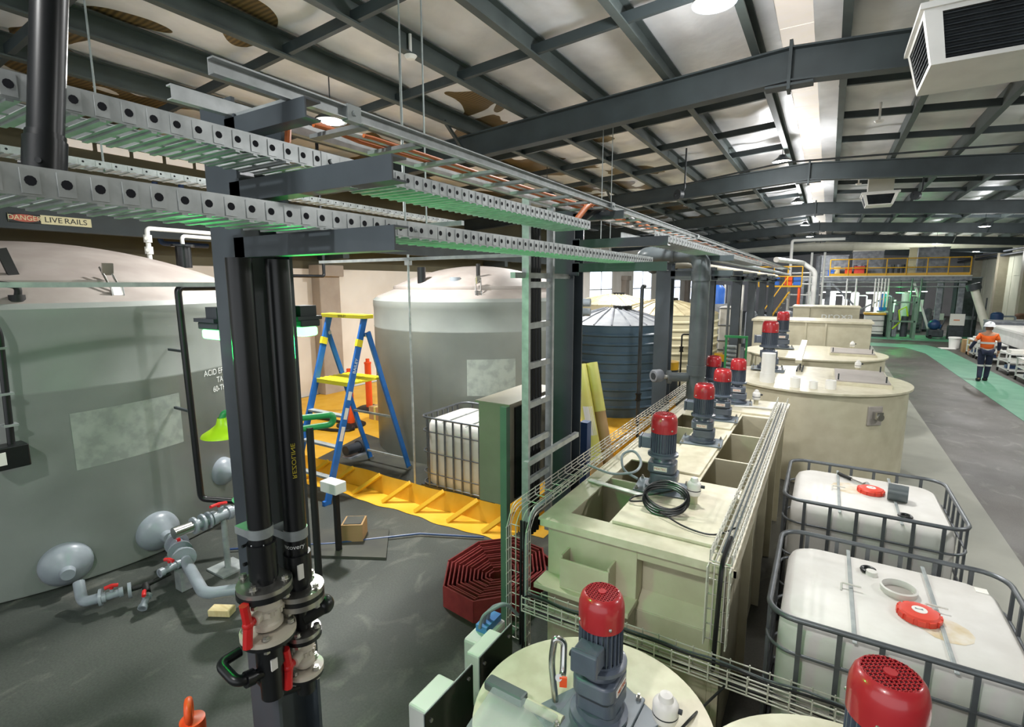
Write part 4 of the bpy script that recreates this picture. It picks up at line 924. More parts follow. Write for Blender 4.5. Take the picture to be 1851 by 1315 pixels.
# ================================================================== mixing tank and motors
def mix_tank():
    x0, x1, y0, y1, zt = -1.64, -.33, 3.05, 7.95, 1.3
    t = thing('mixing_tank', 'long pale beige rectangular mixing tank carrying the row of red topped motors', 'tank', ((x0 + x1) / 2, (y0 + y1) / 2, 0))
    b = MB(); w = .04
    b.box(x0 + .06, x0 + .06 + w, y0 + .06, y1 - .05, 0, zt - .03).box(x1 - .06 - w, x1 - .06, y0 + .02, y1 - .05, 0, zt - .03).box(x0 + .06, x1 - .06, y1 - .05 - w, y1 - .05, 0, zt - .03)
    for y in (4.05, 5.05, 6.0, 6.9): b.box(x0 + .06, x1 - .06, y, y + .025, 0, zt - .01)
    b.box(-1.18, -1.155, y0 + .1, y1 - .1, 0, zt - .01)
    b.box(x0 + .06, x1 - .06, y0 + .1, y1 - .1, .25, .27)
    # front face with recess on the right
    b.box(x0 + .06, -.93, y0 + .04, y0 + .08, 0, zt - .03); b.box(-.93, -.46, y0 + .04, y0 + .08, 1.17, zt - .03); b.box(-.46, x1 - .06, y0 + .04, y0 + .08, 0, zt - .03)
    b.box(-.93, -.46, y0 + .04, y0 + .08, 0, .82); b.box(-.93, -.46, y0 + .17, y0 + .2, .8, 1.2); b.box(-.945, -.93, y0 + .08, y0 + .18, .8, 1.18); b.box(-.46, -.445, y0 + .08, y0 + .18, .8, 1.18)
    b.add([(-.93, y0 + .05, .82), (-.46, y0 + .05, .82), (-.46, y0 + .18, .9), (-.93, y0 + .18, .9), (-.93, y0 + .05, .78), (-.46, y0 + .05, .78), (-.46, y0 + .18, .78), (-.93, y0 + .18, .78)], [(0, 1, 2, 3), (0, 4, 5, 1), (1, 5, 6, 2), (2, 6, 7, 3), (3, 7, 4, 0), (7, 6, 5, 4)])
    b.build('tank_walls', 'beige', t, smooth=0, bevel=.004)
    # rim plate made of strips around the openings
    b = MB(); z0 = zt - .055
    def pl(a, c, d, e): b.box(a, c, d, e, zt - .012, zt)
    pl(x0, -1.47, y0, y1); pl(-1.47, -.33, y0, 3.24); pl(-1.18, -.33, 3.24, 4.1); pl(-.46, -.33, 4.1, y1); pl(-1.18, -.8, 4.1, y1); pl(-1.47, -1.18, 4.6, 5.3); pl(-1.47, -1.18, 6.6, y1); pl(-.8, -.46, 6.9, y1)
    pl(-.8, -.46, 4.1, 4.35)
    b.box(x0, x1, y0, y0 + .015, z0, zt - .012).box(x0, x0 + .015, y0, y1, z0, zt - .012).box(x1 - .015, x1, y0, y1, z0, zt - .012).box(x0, x1, y1 - .015, y1, z0, zt - .012)
    b.build('rim_plate', 'beigetop', t, smooth=0)
    for a, c, d, e in ((-1.16, -.47, 3.24, 4.12), (-1.16, -.82, 4.45, 5.85), (-1.16, -.82, 6.1, 6.95), (-1.16, -.5, 7.0, 7.8)):
        MB().box(a, c, d, e, zt, zt + .022).build('lid', 'beigetop', t, smooth=0, bevel=.004)
    b = MB().box(-1.42, -1.07, y0 - .1, y0 - .085, .9, 1.1).box(-1.42, -1.405, y0 - .085, y0 + .05, .9, 1.12).box(-1.085, -1.07, y0 - .085, y0 + .05, .9, 1.12).box(-1.42, -1.07, y0 - .1, y0 + .05, .885, .9)
    b.build('overflow_box', 'beige', t, smooth=0, bevel=.004)
    b = MB().box(-1.6, -.92, y0 - .14, y0 + .05, .85, .885); b.build('ledge', 'beige', t, smooth=0, bevel=.004)
    for y in (3.9, 4.9, 5.9, 6.9): MB().box(x1 - .06, x1 - .0, y, y + .025, .0, 1.24).build('side_rib', 'beige', t, smooth=0)
    return t
mix_tank()

def motor_proto(label, loc, rz):
    t = thing('mixer_motor', label, 'motor', (0, 0, 0), 'mixer motors with red cowls')
    MB().prism(rrect(-.2, .2, -.15, .15, .01), 0, .014).build('base_plate', 'greyplate', t, smooth=0, bevel=.003)
    for x in (-.175, .175):
        for y in (-.125, .125): MB().cyl((x, y, .014), (x, y, .03), .013, n=6).cyl((x, y, .03), (x, y, .045), .007, n=8).build('bolt', 'bolt', t)
    MB().lathe([(.001, .014), (.125, .014), (.13, .022), (.13, .04), (.105, .046), (.1, .075), (.001, .075)], n=32).build('mount_flange', 'motor', t)
    b = MB().prism(rrect(-.085, .125, -.095, .095, .045, 6), .07, .148); g = b.build('gearbox_lower', 'motor', t, smooth=50, bevel=.008)
    b = MB().prism(rrect(-.105, .108, -.1, .1, .05, 6), .156, .235); g = b.build('gearbox_upper', 'motor', t, smooth=50, bevel=.01)
    b = MB().prism(rrect(-.09, .1, -.085, .085, .04, 6), .14, .165); b.build('gearbox_joint', 'motordk', t, smooth=50)
    lab = MB().box(-.05, .05, -.1035, -.1, .178, .212).build('name_plate', 'paper', t, smooth=0)
    text('lettering', 'MIXTEC', .026, basis((0, -.1045, .195), (1, 0, 0), (0, 0, 1)), 'inko', lab, .0005)
    MB().lathe([(.001, .235), (.085, .235), (.07, .255), (.07, .275), (.118, .282), (.118, .3), (.1, .306), (.001, .306)], n=32).build('motor_flange', 'motor', t)
    b = MB().cyl((0, 0, .3), (0, 0, .49), .082, n=28)
    for k in range(28):
        a = 2 * PI * k / 28; b.obox((.087 * math.cos(a), .087 * math.sin(a), .4), (.022, .004, .17), a)
    b.cyl((0, 0, .302), (0, 0, .316), .097, n=28); b.build('finned_body', 'motor', t, smooth=30)
    b = MB().box(-.165, -.085, -.055, .055, .335, .43).box(-.185, -.165, -.06, .06, .33, .435).build('terminal_box', 'motor', t, smooth=0, bevel=.008)
    MB().cyl((-.13, .055, .37), (-.13, .085, .37), .014, n=10).build('cable_gland', 'blackrub', t)
    cw = MB(); cw.lathe([(.1, .472), (.101, .54), (.099, .57), (.09, .6), (.078, .615), (.073, .617)], n=36); cowl = cw.build('fan_cowl', 'red', t)
    MB().lathe([(.001, .604), (.08, .604)], n=24).build('fan_shadow', 'hole', cowl)
    b = MB()
    for k in range(-5, 6):
        o = k * .0135; h = math.sqrt(max(.075 ** 2 - o * o, 1e-6)); b.box(o - .0016, o + .0016, -h, h, .613, .617); b.box(-h, h, o - .0016, o + .0016, .613, .617)
    b.lathe([(.0, .612), (.018, .612), (.018, .621), (.0, .621)], n=16); b.build('grille', 'red', cowl, smooth=0)
    for k in range(4):
        a = PI / 4 + k * PI / 2; MB().ball((.1 * math.cos(a), .1 * math.sin(a), .5), .008, 8, 5).build('cowl_screw', 'bolt', cowl)
    t.location = loc; t.rotation_euler = (0, 0, rz)
    return t
ZT = 1.322
mp = motor_proto('nearest red topped motor on the long mixing tank, by the coiled black cable', (-1.02, 3.98, ZT), .1)
dup(mp, (-1.0, 5.42, ZT), .1, 'second red topped motor along the long mixing tank')
dup(mp, (-1.0, 6.5, ZT), .1, 'third red topped motor along the long mixing tank, just right of the bent pipe')
dup(mp, (-.96, 7.5, ZT), .1, 'red topped motor at the far end of the mixing tank, right one')
dup(mp, (-1.3, 7.62, ZT), .1, 'partly hidden red topped motor at the far end, against the bent pipe')
MT1 = dup(mp, (-.79, 2.1, .878), R(88), 'red topped motor at the bottom centre on the nearest round tank')
MT1.scale = (1.06, 1.06, 1.06)
MT2 = dup(mp, (.24, 1.72, 1.212), R(120), 'red topped motor cut off by the bottom edge at lower right')
MT3 = dup(mp, (-.83, 10.25, 1.422), .1, 'tallest red topped motor, on the nearer big round beige tank'); MT3.scale = (1.35, 1.35, 1.4)
MT4 = dup(mp, (-.86, 13.8, 1.422), .1, 'red topped motor on the farther big round beige tank'); MT4.scale = (1.35, 1.35, 1.4)

def sensor(label, x, y, z, s=1.0):
    t = thing('level_sensor', label, 'sensor', (x, y, z), 'white level sensors')
    MB().lathe([(.03, 0), (.03, .05), (.034, .055), (.034, .07), (.001, .07)], (x, y, z), 20).build('socket', 'beige', t)
    MB().lathe([(.001, .07), (.044 * s, .07), (.05 * s, .09), (.05 * s, .15), (.044 * s, .165), (.03 * s, .175), (.024 * s, .2), (.001, .21)], (x, y, z), 24).build('sensor_head', 'whitepl', t)
    MB().lathe([(.0505 * s, .105), (.0505 * s, .112)], (x, y, z), 24).build('dark_ring', 'motordk', t)
    MB().cyl((x + .04, y, z + .14), (x + .075, y, z + .14), .012, n=10).build('cable_gland', 'motordk', t)
sensor('white level sensor beside the coiled black cable on the mixing tank', -.74, 3.82, ZT)
sensor('white level sensor at the far end of the mixing tank', -.72, 7.55, ZT)
sensor('white level sensor at the bottom edge on the nearest round tank', -.5, 2.2, .852, 1.2)
sensor('white level sensor on the nearer big round tank behind its grey hatch', .55, 10.85, 1.4)
sensor('white level sensor on the farther big round tank', .58, 14.4, 1.4)
# coil of cable
b = MB(); rnd = random.Random(5)
for k in range(7):
    r = .135 + .006 * rnd.uniform(-1, 1); ph = rnd.uniform(0, 6); pts = []
    for j in range(28):
        a = 2 * PI * j / 28; pts.append((-.885 + (r * 1.12) * math.cos(a), 3.55 + .012 * k + r * .55 * math.sin(a) * 1.0, 1.34 + .012 * (k % 4) + .065 + (.075 * math.sin(a)) + .004 * math.sin(3 * a + ph)))
    b.tube(pts, .008, 8, closed=True)
b.tube(rounded([(-1.02, 3.6, 1.36), (-1.16, 3.55, 1.34), (-1.15, 3.7, 1.335), (-1.0, 3.72, 1.37), (-.8, 3.75, 1.45)], .08), .007, 8)
b.tube(rounded([(-.9, 3.47, 1.36), (-.7, 3.36, 1.335), (-.5, 3.33, 1.335), (-.4, 3.5, 1.35)], .1), .006, 8)
tag(b.build('cable_coil', 'black'), 'coil of black cable lying on the mixing tank in front of the nearest motor', 'cable')
t = thing('flex_conduit', 'grey flexible conduit looped by the nearest motor of the mixing tank', 'conduit', (-1.4, 4.1, ZT))
MB().tube(rounded([(-1.66, 3.98, 1.4), (-1.45, 4.02, 1.34), (-1.27, 4.12, 1.36), (-1.26, 4.25, 1.42), (-1.36, 4.3, 1.5), (-1.46, 4.26, 1.45), (-1.4, 4.14, 1.35), (-1.24, 4.06, 1.33)], .07), .011, 8).build('hose', 'pvc', t)
tag(MB().bar((-1.6, 3.88, 1.31), (-1.1, 3.72, 1.345), .05, .008).build('flat_bar', 'white', smooth=0), 'flat pale bar bridging the slot on the mixing tank near side', 'bar')
tag(MB().tube([(-.95, 7.25, 1.33), (-.7, 7.3, 1.34), (-.5, 7.28, 1.34)], .014, 8).build('pipe', 'white'), 'short white pipe lying at the far end of the mixing tank', 'pipe')

# ------------------------------------------------------------------ wire basket trays
def basket(t, p, q, wd, ht, wv, uv, cross=.1, rw=.0042, name='wire_basket'):
    """wires along p-q: floor spans wd along wv, sides rise ht along uv"""
    p, q, wv, uv = Vector(p), Vector(q), Vector(wv).normalized(), Vector(uv).normalized(); b = MB(); d = q - p; L_ = d.length; d = d / L_
    for k in range(5): o = wv * wd * k / 4; b.tube([p + o, q + o], rw, 6)
    for s_ in (0, 1):
        for h in (.5, 1.0): o = wv * wd * s_ + uv * ht * h; b.tube([p + o, q + o], rw, 6)
    n = int(L_ / cross)
    for k in range(n + 1):
        o = p + d * (L_ * k / max(n, 1)); b.tube([o + uv * ht * 1.12, o, o + wv * wd, o + wv * wd + uv * ht * 1.12], rw, 6)
    return b.build(name, 'steelwire', t, smooth=60)
t = thing('wire_tray', 'zinc wire basket along the left edge of the mixing tank, dropping down in front', 'wire tray', (-1.74, 5, 1.3))
basket(t, (-1.82, 3.2, 1.33), (-1.82, 8.4, 1.33), .16, .06, (1, 0, 0), (0, 0, 1), .13, name='basket_run')
b = MB()
for k in range(5):
    x = -1.82 + .16 * k / 4; b.tube(rounded([(x, 3.2, 1.33), (x, 3.04, 1.33), (x, 2.97, 1.24)], .06), .0036, 6)
for x in (-1.82, -1.66):
    for h in (.03, .06): b.tube(rounded([(x, 3.2, 1.33 + h), (x, 3.02 - h * .4, 1.33 + h), (x, 2.97 - h, 1.24)], .07), .0036, 6)
b.build('basket_bend', 'steelwire', t, smooth=60)
basket(t, (-1.82, 2.97, 1.24), (-1.82, 2.97, .35), .16, .06, (1, 0, 0), (0, -1, 0), .085, name='basket_drop')
MB().tube(rounded([(-1.67, 3.3, 1.37), (-1.67, 2.99, 1.35), (-1.67, 2.93, 1.2), (-1.67, 2.93, .4)], .07), .013, 8).build('conduit', 'pvc', t)
t = thing('wire_tray', 'zinc wire basket along the right edge of the mixing tank, dropping down in front', 'wire tray', (-.4, 5, 1.3))
basket(t, (-.47, 3.0, 1.345), (-.47, 7.75, 1.345), .12, .06, (1, 0, 0), (0, 0, 1), .1, name='basket_run')
basket(t, (-.47, 2.98, 1.34), (-.47, 2.98, .86), .12, .06, (1, 0, 0), (0, -1, 0), .085, name='basket_drop')
t = thing('wire_tray', 'zinc wire basket tray crossing in front of the mixing tank toward the lower right', 'wire tray', (0, 2.8, .85))
basket(t, (-1.62, 2.78, .74), (1.3, 2.78, .74), .1, .1, (0, 1, 0), (0, 0, 1), .1, name='basket_run')
for k, (z, yy, r) in enumerate(((.85, 2.8, .007), (.845, 2.83, .006), (.752, 2.82, .008))):
    pts = [(-1.6 + j * .15, yy + .006 * math.sin(j * 1.7 + k), z + .008 * math.sin(j * 2.3 + k)) for j in range(20)]
    if k == 0: pts = [(-1.66, 2.86, .35), (-1.66, 2.85, .7), (-1.62, 2.82, .84)] + pts[1:]
    tag(MB().tube(rounded(pts, .06, 3), r, 8).build('cable', 'black' if k != 1 else 'pvcdk'), ['black cable running along the top of the crossing wire tray', 'grey cable running along the crossing wire tray', 'black cable lying in the bottom of the crossing wire tray'][k], 'cable', 'cables in the crossing wire tray')
for k in range(3): tag(MB().tube([(-1.72 + .025 * k, 2.93, .35), (-1.72 + .025 * k, 2.94, .8), (-1.72 + .025 * k, 2.945, 1.3)], .01, 8).build('cable', 'black'), 'black cable strapped in the left vertical drop of wire basket', 'cable', 'cables in the left basket drop')
tag(MB().tube(rounded([(-.4, 3.3, 1.37), (-.4, 2.98, 1.36), (-.4, 2.94, 1.2), (-.41, 2.93, .7)], .06), .014, 8).build('cable', 'black'), 'thick black cable in the right vertical drop of wire basket', 'cable')
for k in range(2): tag(MB().tube([(-.42 + .03 * k, 3.1 + j * .5, 1.36 + .004 * math.sin(j)) if j else (-.42 + .03 * k, 3.1, 1.36) for j in range(10)], .007, 8).build('cable', 'pvcdk'), 'thin dark cable lying along the right basket tray', 'cable', 'cables in the right basket tray')

# ------------------------------------------------------------------ nearest round tanks
def round_small(label, c, r, h):
    t = thing('round_tank', label, 'tank', (c[0], c[1], 0), 'small round tanks at the bottom edge')
    MB().lathe([(r - .03, 0), (r - .03, h - .03)], (c[0], c[1], 0), 72).build('tank_shell', 'beige', t)
    MB().lathe([(r - .03, h - .03), (r, h - .028), (r, h), (.001, h)], (c[0], c[1], 0), 72).build('top_plate', 'beigetop', t, smooth=30)
    return t
rt1 = round_small('round beige tank at the bottom centre under the nearest motor', (-.83, 2.1), .58, .85)
MB().obox((-.79, 2.1, .862), (.5, .42, .024), R(62)).build('mounting_plate', 'greyplate', rt1, smooth=0, bevel=.004)
def hatch():
    o = Vector((-1.16, 1.975, .85)); d = Vector((1, -.03, 0)).normalized(); e = Vector((0, -1, 0))
    b = MB(); pts = [o + d * -.15, o + d * .22, o + d * .26 + e * .3, o + d * -.12 + e * .3]
    n = len(pts); b.add([p + Vector((0, 0, .02)) for p in pts] + [p + Vector((0, 0, .07)) for p in pts], [(0, 1, 2, 3), (7, 6, 5, 4), (0, 4, 5, 1), (1, 5, 6, 2), (2, 6, 7, 3), (3, 7, 4, 0)])
    h = b.build('hatch_cover', 'clear', rt1, smooth=0, bevel=.01)
    b = MB(); b.bar(o + d * -.2 + Vector((0, 0, .05)), o + d * .03 + Vector((0, 0, .05)), .07, .05, (0, 0, 1)); b.build('hinge_block', 'pvcdk', rt1, smooth=0, bevel=.012)
    MB().cyl(o + d * .04 + Vector((0, 0, .04)), o + d * .24 + Vector((0, 0, .04)), .025, n=16).build('hinge_pin', 'beigetop', rt1)
hatch()
tag(MB().tube(rounded([(-1.0, 2.05, .9), (-1.03, 2.06, 1.1), (-1.02, 2.08, 1.22), (-.98, 2.1, 1.2), (-.96, 2.05, 1.05), (-.95, 1.98, 1.1)], .05), .017, 10).build('flex_conduit', 'chrome'), 'ribbed grey conduit looping up beside the bottom centre motor', 'conduit')
tag(MB().obox((-.93, 1.99, 1.08), (.035, .012, .05), .4).build('tag', 'orange', smooth=0), 'orange tag tied to the conduit of the bottom centre motor', 'tag')
rt2 = round_small('round beige tank at the lower right edge under the cut off motor', (.24, 1.72), .54, 1.19)
MB().obox((.24, 1.72, 1.2), (.4, .4, .022), .4).build('mounting_plate', 'greyplate', rt2, smooth=0)
tag(MB().tube([(-.62 + .13 * math.cos(a * .3), 1.86 + .1 * math.sin(a * .3), .862 + .0035 * (a % 9)) for a in range(80)], .007, 8).build('cable_coil', 'black'), 'loose coil of black cable at the bottom edge round the white sensor', 'cable')
tag(MB().tube(rounded([(-.32, 2.79, .74), (-.37, 2.65, .74), (-.4, 2.35, .87), (-.46, 2.15, .87)], .08), .007, 8).build('cable', 'black'), 'black cable dropping from the crossing tray onto the round tank', 'cable')
# electrical boxes on stainless back plates
def wallbox(label, x, y0, y1, z0, z1, bx, by0, by1, bz0, bz1):
    t = thing('control_box', label, 'control box', (x, (y0 + y1) / 2, 0), 'grey control boxes on plates')
    MB().box(x, x + .006, y0, y1, z0, z1).build('back_plate', 'galvdull', t, smooth=0)
    MB().box(x + .006, x + .012, y0, y1, z0, z1 - .006).build('dark_face', 'glassdk', t, smooth=0)
    MB().box(bx, x, by0, by1, bz0, bz1).build('enclosure', 'whitepl', t, smooth=0, bevel=.012)
    MB().bar((x - .02, y0 + .04, 0), (x - .02, y0 + .04, z0 + .2), .04, .04).build('leg', 'greenpost', t, smooth=0)
    MB().bar((x - .02, y1 - .04, 0), (x - .02, y1 - .04, z0 + .2), .04, .04).build('leg', 'greenpost', t, smooth=0)
    for y in (y0 + .04, y1 - .04):
        for z in (z0 + .08, z1 - .06): MB().cyl((x + .012, y, z), (x + .018, y, z), .01, n=8).build('screw', 'bolt', t)
wallbox('white control box on a dark plate, second from the bottom edge', -1.5, 2.1, 2.44, .45, .9, -1.6, 2.12, 2.36, .55, .88)
wallbox('white control box on a dark plate, nearest the bottom edge', -1.5, 1.64, 2.03, .45, .91, -1.62, 1.66, 1.9, .55, .895)
t = thing('control_box', 'white and blue control box behind the left wire drop', 'control box', (-1.9, 2.75, .4)); MB().box(-1.95, -1.8, 2.55, 2.87, .3, .55).build('enclosure', 'whitepl', t, smooth=0, bevel=.02)
MB().box(-1.92, -1.83, 2.66, 2.85, .55, .6).build('cover', 'led', t, smooth=0); MB().bar((-1.9, 2.7, 0), (-1.9, 2.7, .36), .05, .05).build('leg', 'greenpost', t, smooth=0)
for k in range(3): MB().tube(rounded([(-1.88, 2.65 + .05 * k, .59), (-1.87, 2.67 + .05 * k, .68), (-1.76, 2.8, .74), (-1.72, 2.9, .6)], .06), .012, 8).build('cable_lead', 'pvc', t)

# ------------------------------------------------------------------ pallet tanks (IBC)
def ibc(label, x0, y0, wx=1.22, wy=1.14, h=1.16, nv=6, lab2=True):
    t = thing('pallet_tank', label, 'pallet tank', (x0 + wx / 2, y0 + wy / 2, 0), 'white caged pallet tanks')
    X1, Y1 = x0 + wx, y0 + wy
    b = MB()
    for y in (y0 + .05, (y0 + Y1) / 2 - .05, Y1 - .15): b.box(x0 + .02, X1 - .02, y, y + .1, 0, .1)
    b.box(x0, X1, y0, Y1, .1, .13); b.build('pallet', 'machineb', t, smooth=0)
    b = MB(); r = rrect(x0 + .05, X1 - .05, y0 + .05, Y1 - .05, .15, 6); n = len(r)
    zs = [(.135, .97), (.16, 1.0), (h - .2, 1.0), (h - .12, .99), (h - .075, .955), (h - .055, .9)]; cx, cy = (x0 + X1) / 2, (y0 + Y1) / 2; vs = []
    for z, s_ in zs: vs += [(cx + (px - cx) * s_, cy + (py - cy) * s_, z) for px, py in r]
    b.add(vs, [(j * n + i, j * n + (i + 1) % n, (j + 1) * n + (i + 1) % n, (j + 1) * n + i) for j in range(len(zs) - 1) for i in range(n)] + [tuple(range(n))[::-1], tuple(range((len(zs) - 1) * n, len(zs) * n))])
    b.build('bottle', 'ibc', t, smooth=45)
    zt = h - .055
    for k in (1, 2):
        x = x0 + wx * k / 3; MB().box(x - .011, x + .011, y0 + .02, Y1 - .02, zt + .003, zt + .012).build('top_bar', 'galvdull', t, smooth=0, bevel=.004)
        MB().tube(rounded([(x - .05, cy - .02, zt), (x - .05, cy + .02, zt + .03), (x + .05, cy + .02, zt + .03)], .01), .006, 6).build('bar_clip', 'ibc', t)
    b = MB()
    for z in ((h, .02), (h - .2, .012), (h - .5, .012), (h - .8, .012), (.16, .014)):
        b.tube([(px, py, z[0]) for px, py in rrect(x0, X1, y0, Y1, .14, 6)], z[1] * .8, 8, closed=True)
    for k in range(nv):
        x = x0 + .16 + (wx - .32) * k / (nv - 1)
        for y in (y0, Y1): b.bar((x, y, .14), (x, y, h), .024, .014, (0, 0, 1)) if False else b.box(x - .012, x + .012, y - .008, y + .008, .14, h)
    for k in range(nv):
        y = y0 + .16 + (wy - .32) * k / (nv - 1)
        for x in (x0, X1): b.box(x - .008, x + .008, y - .012, y + .012, .14, h)
    b.build('cage', 'cage', t, smooth=45)
    return t, zt
def red_cap(p, label, tilt=(0, 0, 0)):
    t = thing('red_cap', label, 'cap', p, 'red screw caps')
    pf = [(.001, .045), (.055, .045), (.085, .04), (.095, .03), (.1, .0), (.09, 0)]
    b = MB().lathe(pf, p, 36)
    for k in range(12):
        a = 2 * PI * k / 12; b.obox((p[0] + .097 * math.cos(a), p[1] + .097 * math.sin(a), p[2] + .016), (.012, .034, .03), a)
    b.build('cap_body', 'redcap', t, smooth=35)
    lb = MB().lathe([(.001, .047), (.036, .047), (.036, .0445)], p, 24).build('label_sticker', 'whitepl', t)
    q = Vector(p) + Vector((-.002, .004, .0475)); MB().extr([(-.018, -.008), (-.018, .008), (-.006, 0), (.006, .002), (.018, .009), (.018, -.008), (.004, -.003)], q, q + Vector((0, 0, .0008)), (1, 0, 0), (0, 1, 0)).build('printed_mark', 'machine', lb, smooth=0)
    return t
tA, zA = ibc('white caged pallet tank at the right foreground, with its lid ring open', -.15, 2.95)
tB, zB = ibc('white caged pallet tank behind the foreground one, with a wrench on top', -.19, 4.72)
tC, zC = ibc('white caged pallet tank behind the olive cabinet, inside the yellow bund', -4.75, 5.3, 1.18, 1.04, 1.12, 7)
MB().lathe([(.09, zA), (.095, zA + .035), (.085, zA + .04), (.08, zA + .03), (.08, zA + .002), (.001, zA + .002)], (.5, 3.65, 0), 36).build('lid_ring', 'ibc', tA)
MB().lathe([(.001, zA + .003), (.078, zA + .003)], (.5, 3.65, 0), 30).build('opening', 'lidgrey', tA)
MB().tube([(.36 + .035 * math.cos(a * PI / 9), 3.83 + .04 * math.sin(a * PI / 9), zA + .012) for a in range(1, 13)], .012, 8).build('vent_ring', 'black', tA)
MB().lathe([(.001, .025), (.03, .025), (.035, 0)], (.375, 3.8, zA), 20).build('vent_boss', 'ibc', tA)
MB().box(.9, .96, 3.9, 3.96, zA, zA + .003).build('label_sticker', 'paper', tA, smooth=0)
MB().lathe([(.001, .001), (.12, .001)], (.68, 3.36, zA), 12).build('stain', 'bung', tA)
red_cap((.57, 3.42, zA + .001), 'red screw cap lying loose on the foreground white pallet tank')
red_cap((.46, 5.38, zB + .001), 'red screw cap on the second white pallet tank, between wrench and black pipe piece')
MB().lathe([(.001, .001), (.14, .001)], (.3, 5.4, zB), 12).build('stain', 'bung', tB)
MB().tube([(.66 + .04 * math.cos(a * PI / 9), 4.92 + .04 * math.sin(a * PI / 9), zB + .012) for a in range(18)], .012, 8, closed=True).build('vent_ring', 'black', tB)
t = thing('pipe_offcut', 'short dark grey pipe piece lying on the second white pallet tank', 'pipe', (.64, 5.28, zB)); c = Vector((.64, 5.28, zB + .072)); d = Vector((.9, -.1, 0)).normalized()
MB().lathe([(.062, -.07), (.07, -.07), (.07, .07), (.062, .07), (.062, -.07)], c, 28, d).build('pipe_wall', 'pvcdk', t)
t = thing('wrench', 'wrench with a dark grip lying on the second white pallet tank', 'tool', (.3, 5.6, zB)); p, q = Vector((.22, 5.72, zB + .02)), Vector((.42, 5.5, zB + .02))
MB().cyl(p, p.lerp(q, .5), .016, n=12).build('grip', 'blackrub', t); MB().cyl(p.lerp(q, .5), q, .01, n=10).cyl(q, q + Vector((.02, -.02, .02)), .022, n=10).build('shaft', 'chrome', t)
bc = MB().cyl((-3.98, 6.1, 1.06), (-3.98, 6.1, 1.15), .07, n=18).build('blue_cap', 'blue', tC, bevel=.01)
MB().cyl((-3.98, 6.1, 1.15), (-3.98, 6.1, 1.165), .04, n=14).build('cap_centre', 'whitepl', bc)
tag(MB().box(.62, 1.2, 2.2, 2.6, 1.0, 1.1).build('panel', 'white', smooth=0), 'pale panel corner showing at the very bottom right', 'panel')
tag(MB().box(.66, 1.16, 2.22, 2.58, 0, 1.0).build('stand', 'machine', smooth=0), 'grey stand under the pale panel at the very bottom right', 'stand')

# ------------------------------------------------------------------ the two big round beige tanks
def round_big(label, c, r, h=1.4):
    t = thing('round_tank', label, 'tank', (c[0], c[1], 0), 'big round beige tanks')
    MB().lathe([(r - .04, 0), (r - .04, h - .03)], (c[0], c[1], 0), 96).build('tank_shell', 'beige', t)
    MB().lathe([(r - .04, h - .03), (r + .01, h - .028), (r + .01, h), (.001, h)], (c[0], c[1], 0), 96).build('top_plate', 'beigetop', t, smooth=30)
    return t
def hatch_plate(t, x0, x1, y0, y1, z=1.4):
    MB().box(x0 - .02, x1 + .02, y0 - .02, y1 + .02, z, z + .05).build('hatch_frame', 'beigetop', t, smooth=0)
    h = MB().box(x0, x1, y0, y1, z + .05, z + .066).build('hatch_lid', 'lidgrey', t, smooth=0)
    for x, y in ((x1 - .05, y0 + .1), (x1 - .05, y1 - .1), (x0 + .04, y0 + .08)): MB().cyl((x, y, z + .066), (x, y, z + .16), .01, n=8).build('hatch_pin', 'machineb', h)
b3 = round_big('big round beige tank beyond the mixing tank, nearer of the two', (-.1, 9.75), 1.31)
hatch_plate(b3, .2, .9, 9.3, 10.6)
b4 = round_big('big round beige tank, farther of the two', (-.2, 13.5), 1.4)
hatch_plate(b4, .15, .95, 13.1, 14.1)
MB().cyl((-.72, 8.98, 1.4), (-.72, 8.98, 1.55), .11, n=24).cyl((-.72, 8.98, 1.55), (-.72, 8.98, 1.86), .1, n=24).build('vent_stack', 'white', b3)
for x, y, r, h in ((-.32, 8.72, .07, .15), (-.08, 8.74, .055, .11), (.14, 8.84, .07, .13)):
    n = MB().lathe([(r * .8, h), (r, h), (r, 0)], (x, y, 1.4), 24).lathe([(r * .8, h), (r * .8, h * .3), (.001, h * .3)], (x, y, 1.4), 24).build('pipe_socket', 'whitepl', b3)
a = math.asin((.72 + .1) / 1.31); p = Vector((-.1 + 1.27 * math.sin(a), 9.75 - 1.27 * math.cos(a), 1.08)); dd = Vector((math.sin(a), -math.cos(a), 0))
MB().obox(p, (.22, .04, .28), a).build('valve_block', 'lidgrey', b3, smooth=0, bevel=.01)
MB().obox(p + dd * .05 + Vector((0, 0, .02)), (.1, .1, .1), a).cyl(p + dd * .02, p + dd * .12, .05, n=12).build('valve_fitting', 'chrome', b3, smooth=30)
MB().box(-.85, -.55, 10.0, 10.4, 1.4, 1.425).build('mounting_plate', 'greyplate', b3, smooth=0)
for x in (-.38, -.3): MB().box(x, x + .02, 10.3, 11.0, 1.4, 1.43).build('rail_strip', 'machineb', b3, smooth=0)
t = thing('sloped_duct', 'pale sloping plastic duct lying between the two big round tanks', 'duct', (-.3, 11, 1.45)); MB().bar((-.36, 10.5, 1.55), (-.34, 12.3, 1.75), .1, .06).build('duct_body', 'beigetop', t, smooth=0)
for y, z in ((10.55, 1.53), (10.75, 1.56)): MB().bar((-.33, y, 1.4), (-.33, y, z), .02, .02).build('leg', 'machineb', t, smooth=0)
